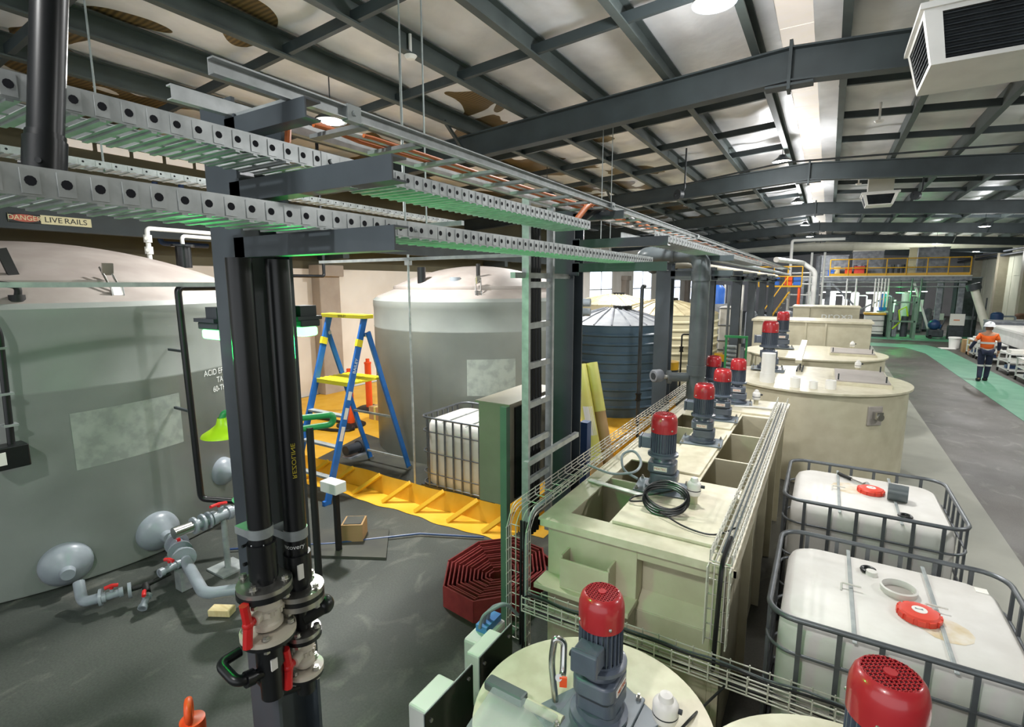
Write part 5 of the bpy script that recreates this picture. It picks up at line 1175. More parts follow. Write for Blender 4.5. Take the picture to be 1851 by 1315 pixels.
# rectangular beige tank with lettering
def rect_tank():
    t = thing('rectangular_tank', 'long rectangular beige tank beyond the round tanks', 'tank', (-.4, 16.2, 0))
    MB().box(-1.7, 1.0, 15.6, 16.9, 0, 1.93).build('tank_walls', 'beige', t, smooth=0, bevel=.01)
    MB().box(-1.74, 1.04, 15.56, 16.94, 1.93, 1.98).build('rim', 'beigetop', t, smooth=0)
    for x in (-.45, .0): MB().box(x, x + .04, 15.57, 15.6, 0, 1.93).build('rib', 'beige', t, smooth=0)
    t = thing('rectangular_tank', 'beige tank with pale brand lettering, standing behind the longer one', 'tank', (.2, 20.2, 0))
    MB().box(-.95, .9, 19.6, 21, 0, 2.16).build('tank_walls', 'beige', t, smooth=0, bevel=.01)
    MB().box(-.98, .93, 19.57, 21.03, 2.16, 2.2).build('rim', 'beigetop', t, smooth=0); MB().box(-.47, -.44, 19.58, 19.6, 0, 2.16).build('rib', 'beigedk', t, smooth=0)
    text('lettering', 'proxa', .3, basis((.3, 19.585, 1.9), (1, 0, 0), (0, 0, 1)), 'inkw', t, .004, sx=1.25)
rect_tank()

# ================================================================== roof plant
def vent(label, x0, x1, y0, y1, z0, z1, up_):
    t = thing('air_vent', label, 'air vent', ((x0 + x1) / 2, (y0 + y1) / 2, z0), 'drop air vents')
    s = .1; top = [(x0, y0, z1), (x1, y0, z1), (x1, y1, z1), (x0, y1, z1)]; bot = [(x0 + s, y0 + s, z0), (x1 - s, y0 + s, z0), (x1 - s, y1 - s, z0), (x0 + s, y1 - s, z0)]
    b = MB(); V = [Vector(p) for p in top + bot]
    b.add(V, [(4, 7, 6, 5)])
    def lerp(i, j, k, l, u, v): return V[i].lerp(V[j], u).lerp(V[k].lerp(V[l], u), v)
    fr = .1; lv = []
    for i in range(4):
        j = (i + 1) % 4; a, c, d, e = i, j, i + 4, j + 4
        for u0, u1, v0, v1 in ((0, fr, 0, 1), (1 - fr, 1, 0, 1), (fr, 1 - fr, 0, .08), (fr, 1 - fr, .92, 1)):
            b.add([lerp(a, c, d, e, u0, v0), lerp(a, c, d, e, u1, v0), lerp(a, c, d, e, u1, v1), lerp(a, c, d, e, u0, v1)], [(0, 1, 2, 3)])
        lv.append((a, c, d, e))
    b.box(x0 - .03, x1 + .03, y0 - .03, y1 + .03, z1, z1 + .05)
    h = b.build('vent_box', 'white', t, smooth=0)
    ctr = Vector(((x0 + x1) / 2, (y0 + y1) / 2, (z0 + z1) / 2))
    for a, c, d, e in lv:
        b = MB(); n = lerp(a, c, d, e, .5, .5) - ctr; n.z = 0; n.normalize(); off = -n * .03
        for k in range(9):
            v = .1 + .8 * k / 8; p, q = lerp(a, c, d, e, fr, v) + off, lerp(a, c, d, e, 1 - fr, v) + off; b.bar(p, q, .05, .006, Vector((0, 0, 1)) + n * .7)
        b.add([lerp(a, c, d, e, u, v) + off * 3 for u, v in ((fr, .06), (1 - fr, .06), (1 - fr, .94), (fr, .94))], [(0, 1, 2, 3)])
        b.build('louvre', 'machineb', t, smooth=0)
    MB().box(x0 + .12, x1 - .12, y0 + .12, y1 - .12, z1 + .05, up_).build('drop_duct', 'duct', t, smooth=0)
vent('big white air vent box hanging at the upper right corner', .52, 1.75, 6.0, 7.1, 4.85, 5.28, 6.1)
vent('small white air vent box hanging farther down the hall', .62, 1.45, 18.0, 18.9, 5.12, 5.42, 6.0)
t = thing('round_duct', 'wide round metal duct crossing the far end of the hall', 'duct', (1, 41.5, 5.6))
MB().cyl((-8, 41.5, 5.62), (9.6, 41.5, 5.45), .46, n=28).build('duct_wall', 'duct', t)
for x in (1.2, 5.2, 6.6): MB().cyl((x, 41.5, 5.53), (x + .08, 41.5, 5.53), .49, n=28).build('joint_band', 'duct', t)
for x in (-3, 3, 7): MB().cyl((x, 41.5, 5.9), (x, 41.5, 6.15), .01, n=6).build('hanger', 'machineb', t)
t = thing('white_overhead_pipe', 'white overhead pipe turning down left of the mezzanine', 'pipe', (-1.8, 32, 4)); MB().pipe([(.6, 32, 5.2), (-1.85, 32, 5.22), (-1.82, 32, 0)], .075, .12, 14).build('pipe_wall', 'white', t)
MB().cyl((.55, 32, 5.2), (.7, 32, 5.2), .11, n=16).build('end_fitting', 'machineb', t)
for k, (y, z, r) in enumerate(((0, 5.0, .06), (0, 5.45, .05), (0, 4.75, .09))): tag(MB().cyl((9.6, 30, z), (9.6, 60, z), r, n=12).build('pipe', 'machine' if k != 2 else 'machineb'), ['grey pipe along the top of the right wall, middle one', 'upper grey pipe along the right wall', 'dark lower pipe along the right wall'][k], 'pipe', 'pipes along the right wall')
def fan_head(x, y, z, label):
    t = thing('sprinkler_fan', label, 'fan', (x, y, z), 'small fans under the roof'); MB().pipe([(x, y, roofz(x, 6.3)), (x, y, z + .12), (x - .1, y, z)], .02, .05, 8).build('stem', 'machineb', t)
    MB().cyl((x - .16, y - .05, z), (x - .1, y + .05, z), .12, n=14).cyl((x - .2, y, z), (x - .05, y, z), .05, n=10).build('fan_body', 'machineb', t)
fan_head(-3.1, 13, 5.05, 'small dark fan hanging at the left, before the second rafter'); fan_head(2.0, 18.5, 5.35, 'small dark fan hanging right beside the farther air vent')
tag(MB().tube([(-3.1, 13.1, 5.3), (-1.0, 13.1, 5.55), (2, 13.1, 5.45), (8, 13.1, 5.2)], .02, 8).build('conduit', 'machineb'), 'thin dark conduit strung across the roof before the second rafter', 'conduit')
t = thing('loose_foil', 'torn strip of foil hanging from the roof behind the big air vent', 'foil', (2.6, 10.5, 5.9)); MB().tube([(2.4, 11.2, 5.6), (2.6, 11.2, 5.72), (2.75, 11.2, 5.68), (3.0, 11.2, 5.9), (3.05, 11.2, 6.0)], .03, 6).build('foil_strip', 'white', t)

# ================================================================== far end of the hall
def mezz():
    t = thing('mezzanine', 'steel mezzanine platform across the far end of the hall', 'platform', (3, 38, 0))
    X0, X1, Y0, Y1, Z = -1.6, 6.4, 36, 42, 3.3
    MB().box(X0, X1, Y0, Y1, Z, Z + .06).build('deck', 'duct', t, smooth=0)
    for y in (36.02, 41.9): MB().box(X0, X1, y, y + .1, Z - .22, Z).build('edge_beam', 'machine', t, smooth=0)
    for x in (-1.4, .0, 5.15, 6.05):
        MB().box(x - .12, x + .12, 36.02, 36.2, 0, Z - .2).build('column', 'machine', t, smooth=0)
        MB().box(x - .12, x + .12, 41.8, 42, 0, Z - .2).build('column', 'machine', t, smooth=0)
    MB().bar((4.9, 36.1, .3), (4.0, 36.1, 3.0), .1, .1).build('diagonal_brace', 'white', t, smooth=0)
    MB().bar((.1, 36.1, 3.0), (1.6, 36.1, 1.4), .1, .1).build('diagonal_brace', 'machine', t, smooth=0)
    MB().bar((2.9, 36.1, 2.2), (1.3, 36.1, 1.2), .08, .08).build('diagonal_brace', 'machine', t, smooth=0)
    b = MB()
    for z in (Z + .5, Z + 1.0): b.cyl((X0 + 1.6, 36.05, z), (6.3, 36.05, z), .03, n=8)
    for k in range(8): x = X0 + 1.6 + k * .9; b.cyl((x, 36.05, Z), (x, 36.05, Z + 1.0), .03, n=8)
    b.box(X0 + 1.6, 6.3, 36.04, 36.06, Z + .06, Z + .2); b.build('guard_rail', 'yellowp', t, smooth=30)
    b = MB()
    for z in (2.75, 3.0): b.cyl((-.9, 35.85, z), (6.2, 35.85, z), .035, n=8)
    b.build('pipe_run', 'galvdull', t)
    for k in range(4):
        x = (1.1, 1.25, 4.3, 4.4)[k]
mezz()
rnd = random.Random(21)
for k in range(9):
    x = (.9, 1.35, 2.25, 2.4, 2.55, 2.7, 2.85, 3.9, 4.3)[k]; z0 = (1.2, 1.0, 1.6, 1.6, 1.6, 1.6, 1.6, 1.2, .8)[k]
    tag(MB().cyl((x, 35.8, z0), (x, 35.8, 3.2), .04, n=8).build('drop_pipe', 'white' if k < 7 else 'greenpost'), 'vertical pipe dropping in front of the mezzanine', 'pipe', 'pipes dropping before the mezzanine')
def boxm(name, label, cat, x0, x1, y0, y1, z0, z1, m, trim=None, group=None, rim=.06):
    t = thing(name, label, cat, ((x0 + x1) / 2, (y0 + y1) / 2, z0), group)
    MB().box(x0, x1, y0, y1, z0, z1).build('body', m, t, smooth=0, bevel=.015)
    MB().box(x0 - .02, x1 + .02, y0 - .02, y1 + .02, z1, z1 + rim).build('top_frame', trim or m, t, smooth=0)
    MB().box(x0 + .08, x1 - .08, y0 - .03, y0, z0 + (z1 - z0) * .3, z0 + (z1 - z0) * .36).build('front_band', trim or m, t, smooth=0)
    return t
boxm('hopper', 'grey square hopper standing on the left of the mezzanine', 'hopper', -.55, .9, 37.2, 38.4, 3.36, 4.55, 'machine', 'machine')
boxm('hopper', 'larger grey hopper standing at the middle of the mezzanine', 'hopper', 1.1, 2.6, 37.2, 38.8, 3.36, 4.8, 'machine', 'duct')
boxm('control_cabinet', 'grey control cabinet standing right on the mezzanine', 'cabinet', 4.15, 5.5, 36.9, 37.8, 3.36, 4.85, 'machine', 'machine')
boxm('panel_door', 'pale open door leaf standing beside the mezzanine cabinet', 'door', 3.72, 4.08, 36.75, 36.82, 3.4, 4.85, 'cream', 'cream')
for k in range(7):
    x = (1.25, 1.5, 1.75, 2.8, 3.05, 3.3, 3.5)[k]; t = thing('stirrer', 'small dark stirrer drive in the row on the mezzanine', 'motor', (x, 36.6, 3.36), 'stirrers on the mezzanine')
    MB().cyl((x, 36.6, 3.36), (x, 36.6, 3.75), .06, n=10).build('stand', 'machineb', t); MB().cyl((x, 36.6, 3.75), (x, 36.6, 3.98), .09, n=12).build('motor_body', 'machine' if k % 2 else 'machineb', t)
for k, (x, m, w_, h) in enumerate(((.2, 'wood', .3, .5), (.75, 'orange', .35, .45), (1.2, 'redcap', .5, .5), (-.1, 'blue', .35, .3))):
    boxm('crate', ['pale crate behind the yellow guard rail', 'orange crate behind the yellow guard rail', 'red crate behind the yellow guard rail', 'blue crate behind the yellow guard rail'][k], 'crate', x, x + w_, 36.5, 36.9, 3.36, 3.36 + h, m, m)
# tube lamps and white lamps under the deck
for k, (x0, x1, y, z) in enumerate(((-.3, 1.2, 37.0, 2.42), (1.9, 3.0, 37.0, 2.38))):
    t = thing('tube_lamp', ['left long tube lamp under the mezzanine', 'right long tube lamp under the mezzanine'][k], 'lamp', ((x0 + x1) / 2, y, z)); MB().box(x0, x1, y - .06, y + .06, z, z + .06).build('housing', 'white', t, smooth=0); MB().box(x0 + .03, x1 - .03, y - .05, y + .05, z - .04, z).build('tube', 'tube', t, smooth=0)
    lamp('tube_light', ((x0 + x1) / 2, y, z - .15), 'POINT', 80, (.95, .97, 1), .3, parent=t)
for k, x in enumerate((4.0, 4.55)):
    t = thing('work_lamp', ['left small white work lamp under the mezzanine', 'right small white work lamp under the mezzanine'][k], 'lamp', (x, 36.6, 2.5)); MB().box(x - .16, x + .16, 36.5, 36.7, 2.5, 2.56).build('housing', 'machineb', t, smooth=0); MB().box(x - .14, x + .14, 36.52, 36.68, 2.46, 2.5).build('lens', 'tube', t, smooth=0)
t = green_lamp('bright green lamp under the mezzanine at the far end', (3.43, 36.06, 2.42), 60, 1, .4, stem=3.09)
t = green_lamp('small green lamp up under the round duct', (5.4, 41.2, 4.98), 12, 1, .36, stem=5.2)
# green frame skid with dark machines
t = thing('process_skid', 'green lit frame skid full of pipes under the far green lamp', 'skid', (3.5, 34.3, 0))
for x in (2.95, 4.0):
    for y in (34, 34.9): MB().box(x - .06, x + .06, y, y + .1, 0, 2.2).build('leg', 'greenpost', t, smooth=0)
for z in (.9, 1.9): MB().box(2.95, 4.0, 34.0, 34.08, z, z + .08).build('cross_bar', 'greenpost', t, smooth=0)
MB().cyl((3.2, 34.4, .1), (3.2, 34.4, 1.8), .1, n=14).build('filter_vessel', 'machine', t); MB().cyl((3.6, 34.4, .1), (3.6, 34.4, 1.2), .16, n=14).build('filter_vessel', 'machineb', t)
MB().tube([(3.1, 34.3, .5), (3.4, 34.3, .9), (3.3, 34.3, 1.5), (3.6, 34.3, 1.7), (3.7, 34.3, 1.2)], .04, 8).build('hose', 'hiviz', t)
# machines below and around
def rig(label, x, y, z, s, seed, m1='machine', m2='machineb', hs=1.0):
    r = random.Random(seed); t = thing('process_machine', label, 'machine', (x, y, z), None)
    MB().box(x - .5 * s, x + .5 * s, y - .3 * s, y + .3 * s, z, z + .12 * s).build('base_frame', m2, t, smooth=0)
    MB().cyl((x - .25 * s, y, z + .12 * s), (x - .25 * s, y, z + 1.0 * s * hs), .2 * s, n=18).build('vessel', m1, t)
    MB().ball((x - .25 * s, y, z + 1.0 * s * hs), .2 * s, 18, 8, .6).build('vessel_head', m1, t)
    MB().cyl((x + .1 * s, y, z + .3 * s), (x + .45 * s, y, z + .3 * s), .14 * s, n=16).build('pump_motor', 'blue' if seed % 2 else m2, t)
    MB().pipe([(x + .3 * s, y, z + .4 * s), (x + .3 * s, y, z + .95 * s * hs), (x - .2 * s, y - .05, z + .95 * s * hs)], .035 * s, .08 * s, 10).build('pipe_run', 'white' if seed % 3 else 'pvc', t)
    MB().box(x + .3 * s, x + .5 * s, y - .2 * s, y - .1 * s, z + .55 * s * hs, z + .85 * s * hs).build('control_box', 'whitepl', t, smooth=0)
    return t
for k, a in enumerate(((-.7, 38, 0, 1.1), (.5, 38, 0, 1.1), (1.7, 38, 0, 1.1), (2.9, 38, 0, 1.1), (4.3, 39, 0, 1.1), (-1.2, 27, 0, 1.2), (-2.7, 26.5, 0, 1.2), (5.6, 40.5, 0, 1.0))):
    rig(['grey vessel machine under the mezzanine, leftmost', 'grey vessel machine under the mezzanine, second from left', 'grey vessel machine under the mezzanine, third from left', 'grey vessel machine behind the yellow topped pallet tank', 'dark vessel machine behind the diagonal white brace', 'vessel machine at the foot of the yellow stairs', 'vessel machine left of the yellow stairs', 'dark vessel machine at the right end under the mezzanine'][k], *a, k, 'white' if k < 5 else 'machine', 'machineb', 2.1 if k < 5 else 1.3)
t = thing('pallet_tank', 'far white pallet tank with a yellow top at the end of the aisle', 'pallet tank', (2.3, 35.2, 0))
MB().box(1.85, 2.75, 34.7, 35.6, .14, 1.22).build('bottle', 'ibc', t, smooth=0, bevel=.06); MB().box(1.85, 2.75, 34.7, 35.6, 0, .12).build('pallet', 'machineb', t, smooth=0); MB().box(1.8, 2.8, 34.65, 35.65, 1.22, 1.32).build('yellow_lid', 'yellowp', t, smooth=0)
b = MB()
for z in (.3, .6, .9, 1.2): b.tube([(px, py, z) for px, py in rrect(1.83, 2.77, 34.68, 35.62, .08, 4)], .018, 6, closed=True)
b.build('cage', 'cage', t)
t = thing('steel_drum', 'grey drum standing right of the yellow topped pallet tank', 'drum', (3.1, 35.3, 0) if False else (3.05, 35.6, 0)); MB().lathe([(.3, 0), (.3, .4), (.315, .42), (.3, .44), (.3, .9), (.315, .92), (.3, .94), (.3, 1.35), (.001, 1.35)], (3.05, 35.6, 0), 24).build('drum_body', 'machine', t); MB().lathe([(.001, 1.36), (.28, 1.36), (.3, 1.35)], (3.05, 35.6, 0), 24).build('drum_lid', 'duct', t)
tag(MB().lathe([(.001, 1.37), (.16, 1.37), (.2, 1.6), (.22, 2.1), (.12, 2.35), (.001, 2.38)], (2.75, 36.6, 0), 16).build('blue_bag', 'blue'), 'blue sack hanging by the far drum', 'bag')
tag(MB().box(2.5, 3.0, 36.4, 36.9, 0, 1.37).build('stand', 'machine', smooth=0), 'grey stand under the blue sack', 'stand')
t = thing('floor_scrubber', 'dark blue floor machine parked before the diagonal brace', 'machine', (5.0, 35.2, 0)); MB().box(4.7, 5.35, 34.9, 35.5, .1, .5).build('body', 'machineb', t, smooth=0, bevel=.05); MB().ball((4.95, 35.1, .75), .28, 16, 8).build('tank', 'bluepipe', t); MB().cyl((5.25, 35.2, .5), (5.4, 35.2, 1.1), .03, n=8).build('handle', 'machineb', t)
for y in (34.9, 35.45): MB().cyl((4.8, y, .1), (4.8, y + .05, .1), .1, n=14).build('wheel', 'blackrub', t)
t = thing('notice_board', 'pale notice board on a dark stand at the end of the aisle', 'board', (5.85, 35, 0)); MB().box(5.55, 6.15, 35, 35.04, .75, 1.35).build('board', 'paper', t, smooth=0); MB().box(5.55, 6.15, 35.06, 35.5, 0, .7).build('stand', 'machineb', t, smooth=0); MB().box(5.7, 5.95, 34.995, 35, 1.0, 1.05).build('print', 'orangec', t, smooth=0)
t = thing('auger_conveyor', 'inclined grey auger conveyor at the right end of the hall', 'conveyor', (6.6, 34, 0)); MB().cyl((6.9, 34, .5), (6.25, 34.3, 2.6), .17, n=18).build('auger_tube', 'duct', t); MB().cyl((6.25, 34.3, 2.6), (6.15, 34.3, 2.9), .3, .3, 16).build('drive_head', 'machineb', t); MB().box(6.5, 7.4, 33.7, 34.4, 0, .6).build('hopper', 'machine', t, smooth=0, bevel=.02)
for x in (6.35, 6.8): MB().bar((x, 34.5, 0), (x, 34.5, 2.2), .05, .05).build('leg', 'machineb', t, smooth=0)
rig('blue and dark machine at the far right by the wall panels', 7.9, 36, 0, 1.3, 3, 'bluepipe', 'machineb'); rig('brown rusty machine at the far right edge', 9.2, 37.8, 0, 1.2, 8, 'brown', 'machineb')
boxm('ducting_box', 'dark high steel box at the right end of the mezzanine', 'box', 6.0, 7.0, 37, 38, 0, 3.2, 'machineb', 'machine')
# yellow stair and left platform
t = thing('yellow_stairs', 'yellow railed stair and landing left of the far machines', 'stairs', (-2.1, 30, 0))
for x in (-2.9,):
    MB().bar((-2.9, 29.7, .4), (-1.7, 29.7, 2.5), .05, .2, (0, 1, 0)).build('stringer', 'yellowp', t, smooth=0); MB().bar((-2.9, 30.5, .4), (-1.7, 30.5, 2.5), .05, .2, (0, 1, 0)).build('stringer', 'yellowp', t, smooth=0)
MB().bar((-2.9, 29.7, 1.35), (-1.7, 29.7, 3.4), .05, .05).build('handrail', 'yellowp', t, smooth=0)
for k in range(9): MB().box(-2.88 + k * .135, -2.68 + k * .135, 29.7, 30.5, .5 + k * .235, .53 + k * .235).build('tread', 'galvdull', t, smooth=0)
MB().box(-3.2, -1.2, 30.6, 31.8, 2.75, 2.83).build('landing', 'yellowp', t, smooth=0)
for x in (-3.1, -1.3):
    for y in (30.65, 31.65): MB().box(x - .05, x + .05, y, y + .1, 0, 2.75).build('post', 'orange' if x > -2 else 'yellowp', t, smooth=0)
b = MB()
for z in (3.3, 3.8): b.cyl((-3.2, 30.62, z), (-1.2, 30.62, z), .03, n=8)
for x in (-3.2, -2.5, -1.85, -1.2): b.cyl((x, 30.62, 2.8), (x, 30.62, 3.8), .03, n=8)
b.build('guard_rail', 'yellowp', t)
for k, (x, m) in enumerate(((-2.6, 'blue'), (-2.0, 'orange'), (-1.6, 'blue'))): tag(MB().box(x, x + .35, 30.9, 31.3, 2.84, 3.3).build('crate', m, smooth=0, bevel=.02), ['left blue crate on the yellow landing', 'orange crate on the yellow landing', 'right blue crate on the yellow landing'][k], 'crate', 'crates on the yellow landing')
t = thing('white_tower', 'tall white scaffold tower of pipes left of the mezzanine', 'tower', (-.6, 33, 0))
for x in (-.9, -.3): MB().cyl((x, 33, 0), (x, 33, 4.6), .06, n=10).build('post', 'white', t)
for z in (1.6, 2.3, 2.9, 3.5): MB().cyl((-1.8, 33, z), (-.3, 33, z), .04, n=8).build('cross_pipe', 'white', t)
MB().cyl((-.55, 33, 0), (-.55, 33, 4.4), .13, n=14).build('riser', 'machine', t)
# left far objects between the rack columns
t = thing('blue_tank', 'bright blue tank on a stand between the rack columns, far left', 'tank', (-3.5, 20.5, 0)); MB().lathe([(.001, 2.9), (.2, 2.88), (.3, 2.75), (.3, 2.2), (.001, 2.2)], (-3.55, 20.5, 0), 20).build('tank_body', 'blue', t); MB().box(-3.9, -3.2, 20.2, 20.8, 0, 2.2).build('stand', 'machine', t, smooth=0)
t = thing('pallet_tank', 'tall white stacked pallet tank between the rack columns', 'pallet tank', (-3.0, 17.8, 0)); MB().box(-3.1 + .12, -2.5, 17.9, 18.9, .1, 2.2).build('bottle', 'ibc', t, smooth=0, bevel=.05); MB().box(-3.0, -2.5, 17.9, 18.9, 0, .1).build('pallet', 'machineb', t, smooth=0)
b = MB()
for z in (.3, .8, 1.1, 1.6, 2.15): b.tube([(px, py, z) for px, py in rrect(-3.0, -2.48, 17.88, 18.92, .08, 4)], .02, 6, closed=True)
for y in (17.9, 18.2, 18.5, 18.8): b.bar((-2.48, y, .1), (-2.48, y, 2.15), .02, .02)
b.build('cage', 'cage', t)
t = thing('green_stand', 'small bright green frame stand left of the round tanks', 'stand', (-1.75, 13, 0))
for x in (-1.93, -1.5): MB().box(x, x + .04, 12.6, 12.64, 0, 1.75).build('leg', 'green', t, smooth=0)
MB().box(-1.95, -1.46, 12.58, 12.66, 1.72, 1.77).build('top_bar', 'green', t, smooth=0)
for k in range(6): MB().cyl((-1.9, 12.7, 1.0 + .1 * k), (-1.7, 12.7, 1.0 + .1 * k), .04, n=10).build('coil', 'galvdull', t)
for k, (x, y) in enumerate(((-3.4, 13.4), (-2.42, 15.7), (-2.9, 19.4))):
    t = thing('rack_drum', ['yellow capped dark drum by the third rack column', 'yellow capped dark drum by the fifth rack column', 'yellow capped dark drum farther along the rack'][k], 'drum', (x, y, 0), 'dark drums by the rack'); MB().cyl((x, y, 0), (x, y, .75), .25, n=18).build('drum_body', 'machineb', t); MB().cyl((x, y, .75), (x, y, .95), .26, n=18).build('drum_top', 'yellowp', t)
for k, (x, y) in enumerate(((-2.3, 15.2), (-2.35, 18.2), (-2.3, 21), (-3.5, 22), (-6.5, 24), (-5.2, 25))):
    t = thing('standpipe', 'slim pipe rising by the far rack columns', 'pipe', (x, y, 0), 'slim far standpipes'); MB().cyl((x, y, 0), (x, y, 2.9), .035, n=8).build('pipe_wall', 'white' if k % 2 else 'pvcdk', t); b = MB(); ball_valve(b, (x, y, 1.1), (0, 0, 1), .06, .2); b.build('valve_body', 'pvcdk', t)
# ------------------------------------------------------------------ right side: carts, white box, bucket
t = thing('white_container', 'long white container box standing behind the carts at right', 'container', (6.8, 25, 0))
MB().box(6.2, 7.6, 20, 30, .52, 1.06).build('box_body', 'white', t, smooth=0, bevel=.02); MB().box(6.15, 7.65, 19.9, 30.05, 1.06, 1.14).build('lid', 'whitepl', t, smooth=0)
for y in (20.3, 23.5, 26.5, 29.5):
    MB().box(6.3, 6.4, y, y + .1, 0, .52).build('leg', 'galvdull', t, smooth=0); MB().box(7.4, 7.5, y, y + .1, 0, .52).build('leg', 'galvdull', t, smooth=0)
boxm('crate', 'grey crate behind the white container', 'crate', 6.3, 7.6, 30.4, 32, 0, 1.2, 'machine', 'machine')
def cart(label, y, full):
    t = thing('trolley', label, 'trolley', (5.4, y, 0), 'white trolleys at the right')
    for x in (5.1, 5.7):
        for yy in (y, y + 1.2): MB().box(x, x + .04, yy, yy + .04, .1, .68).build('leg', 'white', t, smooth=0); MB().cyl((x, yy + .02, .06), (x + .04, yy + .02, .06), .06, n=12).build('caster', 'blackrub', t)
    for z in (.14, .4, .66): MB().box(5.1, 5.74, y, y + 1.24, z, z + .035).build('shelf', 'white', t, smooth=0)
    rn = random.Random(int(y))
    for k in range(full):
        z = (.7, .44, .18)[k % 3]; tag(MB().box(5.15, 5.55 + .05 * (k % 2), y + .1 + .28 * (k // 2), y + .34 + .28 * (k // 2), z, z + .11).build('parcel', ['paper', 'whitepl', 'bluepipe'][k % 3], smooth=0, bevel=.01), 'pale parcel lying on a white trolley shelf', 'parcel', 'parcels on the trolleys')
cart('white shelf trolley nearest the bucket, farthest of the four', 26.9, 5)
cart('white shelf trolley just left of the walking person', 25.2, 4)
cart('white shelf trolley just right of the walking person', 22.2, 4)
cart('white shelf trolley cut by the right edge of the picture', 20.2, 3)
t = thing('bucket', 'white bucket standing before the far trolley', 'bucket', (5.05, 30.2, 0)); MB().lathe([(.18, .02), (.22, .5), (.23, .5), (.23, .53), (.2, .53), (.17, .05), (.001, .05)], (5.05, 30.2, 0), 24).build('bucket_body', 'whitepl', t); MB().lathe([(.23, .46), (.24, .47), (.24, .49), (.23, .5)], (5.05, 30.2, 0), 24).build('rim', 'white', t)
tag(MB().prism([(4.55, 29.7), (5.1, 29.9), (5.0, 30.5), (4.5, 30.3)], 0, .02).build('lid', 'whitepl', smooth=0), 'flat white lid on the floor left of the bucket', 'lid')
t = thing('cardboard_box', 'tall brown cardboard box between bucket and trolley', 'box', (5.25, 28.9, 0)); MB().box(5.1, 5.4, 28.7, 29.1, 0, .55).build('carton', 'card', t, smooth=0); MB().box(5.22, 5.27, 28.69, 29.11, .005, .553).build('tape', 'wrap', t, smooth=0)

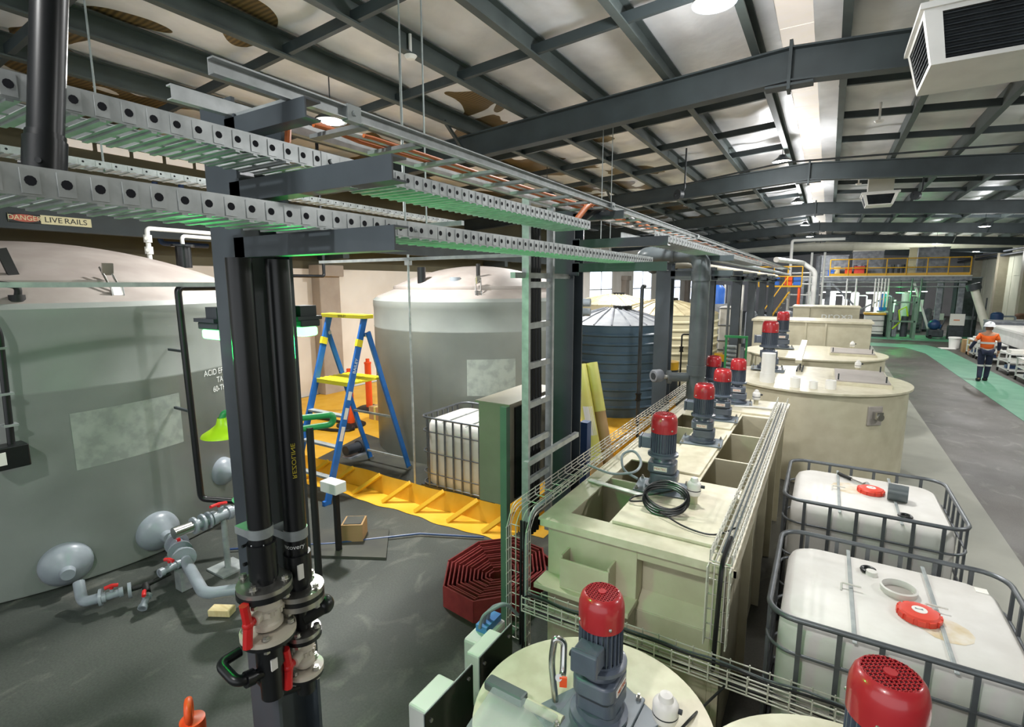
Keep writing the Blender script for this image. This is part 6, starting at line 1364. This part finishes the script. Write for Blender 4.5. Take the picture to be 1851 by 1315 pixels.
# ------------------------------------------------------------------ the walking person
def skinmesh(name, verts, edges, radii, m, parent, sub=2, root=0):
    me = bpy.data.meshes.new(name); off = world_of(parent); me.from_pydata([Vector(v) - off for v in verts], edges, []); me.materials.append(M[m])
    o = bpy.data.objects.new(name, me); C.objects.link(o); o.parent = parent
    o.modifiers.new('skin', 'SKIN')
    if not me.skin_vertices: me.attributes
    bm = bmesh.new(); bm.from_mesh(me); ly = bm.verts.layers.skin.verify(); bm.verts.ensure_lookup_table()
    for i, r in enumerate(radii):
        bm.verts[i][ly].radius = r if isinstance(r, tuple) else (r, r); bm.verts[i][ly].use_root = (i == root)
    bm.to_mesh(me); bm.free()
    o.modifiers['skin'].use_smooth_shade = True
    s = o.modifiers.new('sub', 'SUBSURF'); s.levels = sub; s.render_levels = sub
    return o
def person():
    X, Y = 4.2, 20.55
    t = thing('person', 'person in white helmet, orange work shirt and navy trousers, walking away', 'person', (X, Y, 0))
    def P(x, y, z): return (X + x, Y + y, z)
    J = [P(0, 0, .95), P(0, 0, 1.12), P(0, .01, 1.28), P(0, .01, 1.42), P(0, .01, 1.5), P(0, .02, 1.6), P(0, .02, 1.7),
         P(-.2, .01, 1.42), P(-.3, -.03, 1.17), P(-.38, .06, .95), P(-.4, .09, .87),
         P(.2, .01, 1.42), P(.27, .0, 1.17), P(.28, .05, .93), P(.28, .07, .84),
         P(-.1, 0, .9), P(-.1, -.04, .5), P(-.13, -.22, .14), P(-.13, -.19, .08),
         P(.09, 0, .9), P(.09, .03, .5), P(.06, .02, .1), P(.06, .05, .06)]
    E_ = [(0, 1), (1, 2), (2, 3), (3, 4), (4, 5), (5, 6), (3, 7), (7, 8), (8, 9), (9, 10), (3, 11), (11, 12), (12, 13), (13, 14), (0, 15), (15, 16), (16, 17), (17, 18), (0, 19), (19, 20), (20, 21), (21, 22)]
    rad = [(.15, .1), (.14, .1), (.16, .11), (.13, .09), .055, (.075, .09), (.07, .085), .055, .042, .032, .03, .055, .042, .032, .03, .085, .058, .03, .025, .085, .058, .03, .025]
    body = skinmesh('body', J, E_, rad, 'skin', t)
    tor = [0, 1, 2, 3]
    skinmesh('shirt', [P(0, 0, .93), J[1], J[2], P(0, .01, 1.43), P(-.18, .01, 1.41), P(-.26, -.02, 1.24), P(.18, .01, 1.41), P(.235, 0, 1.24)], [(0, 1), (1, 2), (2, 3), (3, 4), (4, 5), (3, 6), (6, 7)],
             [(.18, .125), (.17, .125), (.19, .135), (.14, .1), .066, .066, .066, .066], 'hivis', t)
    for s_, (a, c, d) in ((-1, (P(-.275, -.02, 1.22), J[8], J[9])), (1, (P(.252, 0, 1.22), J[12], J[13]))):
        skinmesh('sleeve', [a, c, d], [(0, 1), (1, 2)], [.058, .052, .042], 'navy', t)
    skinmesh('trousers', [P(0, 0, .93), J[15], J[16], P(-.13, -.21, .09), J[19], J[20], P(.06, .02, .07)], [(0, 1), (1, 2), (2, 3), (0, 4), (4, 5), (5, 6)], [(.165, .115), .105, .078, .062, .105, .078, .062], 'navy', t)
    for a, d in ((P(-.13, -.2, .1), P(-.13, -.06, .04)), (P(.06, .0, .07), P(.06, .16, .05))):
        skinmesh('boot', [a, ((a[0] + d[0]) / 2, (a[1] + d[1]) / 2, .05), d], [(0, 1), (1, 2)], [.075, .068, .055], 'boot', t)
    MB().lathe([(.185, -.03), (.188, -.03), (.188, .03), (.185, .03)], (X, Y, 1.17), 28).xf(Matrix.Translation((X, Y, 0)) @ Matrix.Diagonal((1, .74, 1, 1)) @ Matrix.Translation((-X, -Y, 0))).build('reflective_band', 'reflect', t)
    MB().lathe([(.178, -.02), (.18, .02)], (X, Y, .97), 28).xf(Matrix.Translation((X, Y, 0)) @ Matrix.Diagonal((1, .74, 1, 1)) @ Matrix.Translation((-X, -Y, 0))).build('reflective_band', 'reflect', t)
    for x, y, z in ((-.105, -.06, .46), (.088, .03, .46)): MB().cyl(P(x, y, z), P(x, y, z + .05), .083, n=20).build('reflective_band', 'reflect', t)
    hl = MB().lathe([(.15, 0), (.125, .01), (.122, .06), (.1, .11), (.05, .14), (.001, .148)], P(0, .02, 1.66), 28); hl.box(X - .02, X + .02, Y + .02 - .11, Y + .02 + .11, 1.75, 1.805); hl.build('helmet', 'helmet', t)
    MB().ball(P(-.078, .02, 1.6), .02, 8, 6).build('ear', 'skin', t); MB().ball(P(.078, .02, 1.6), .02, 8, 6).build('ear', 'skin', t)
    MB().lathe([(.083, -.06), (.088, 0), (.085, .06)], P(0, .01, 1.615), 20, a0=PI, a1=2 * PI).build('hair', 'brown', t)
    for sx, hand in ((-1, J[10]), (1, J[14])):
        h = Vector(hand); 
        for k in range(4): d = Vector((0, .012, -.085 + .008 * abs(k - 1.5))); q = h + Vector((0, -.03 + .02 * k, -.02)); MB().tube([q, q + d * .6 + Vector((-sx * .004, 0, 0)), q + d + Vector((-sx * .018, .0, 0))], .009, 6).build('finger', 'skin', t)
        MB().tube([h + Vector((0, .03, .0)), h + Vector((-sx * .01, .06, -.03)), h + Vector((-sx * .015, .065, -.06))], .01, 6).build('thumb', 'skin', t)
person()

# ================================================================== lamps
def highbay(p, label):
    t = thing('high_bay_lamp', label, 'lamp', p, 'hanging high bay lamps')
    x, y, z = p
    MB().lathe([(.001, .16), (.07, .15), (.1, .1), (.2, .03), (.21, 0)], p, 24).build('housing', 'machineb', t)
    MB().lathe([(.001, -.002), (.17, -.002), (.17, .004), (.001, .004)], p, 24).build('lens', 'lampw', t)
    MB().cyl((x, y, z + .15), (x, y, roofz(x, 6.22 if x > 4 else 6.26)), .008, n=8).build('suspension', 'machineb', t)
    lamp('lamp_light', (x, y, z - .08), 'AREA', HB_ENERGY * (2.7 if x < -5 else 1), (1, .99, .97), .34, parent=t, spread=R(175))
    lamp('lamp_glow', (x, y, z - .25), 'POINT', (10 if x < -5 else 130), (.97, .985, 1), .2, parent=t)
HL = ['brightest hanging lamp at the top edge, above the big mixing tank', 'hanging lamp just left of the skylight before the second rafter', 'hanging lamp beside the skylight, before the third rafter', 'hanging lamp beside the skylight, before the fourth rafter', 'hanging lamp farthest along the skylight',
      'hanging lamp at the far right, above the round duct', 'hanging lamp peeking under the top cable ladder at upper left', 'hanging lamp seen just above the second column top'] + ['hanging lamp in the right row, near the big air vent', 'second hanging lamp of the right row', 'third hanging lamp of the right row', 'hanging lamp of the right row beyond the far bright one', 'third hanging lamp of the left row', 'fourth hanging lamp of the left row', 'hanging lamp behind the camera position over the front tanks', 'hanging lamp by the far right wall', 'hanging lamp near the far wall']
for p, l in zip(HIGHBAYS, HL): highbay(p, l)
for p, l in (((-4.61, 5.18, 5.73), 'small white round detector under a purlin at upper left'), ((.55, 11.86, 5.85), 'small white round detector right of the skylight'), ((.52, 18.8, 5.85), 'small white round detector by the farther air vent')):
    t = thing('smoke_detector', l, 'detector', p, 'round roof detectors')
    MB().lathe([(.001, -.045), (.05, -.04), (.075, -.01), (.08, 0), (.001, 0)], p, 20).build('detector_head', 'whitepl', t)
    MB().cyl(p, (p[0], p[1], roofz(p[0], 6.24)), .02, n=8).build('mount', 'whitepl', t)
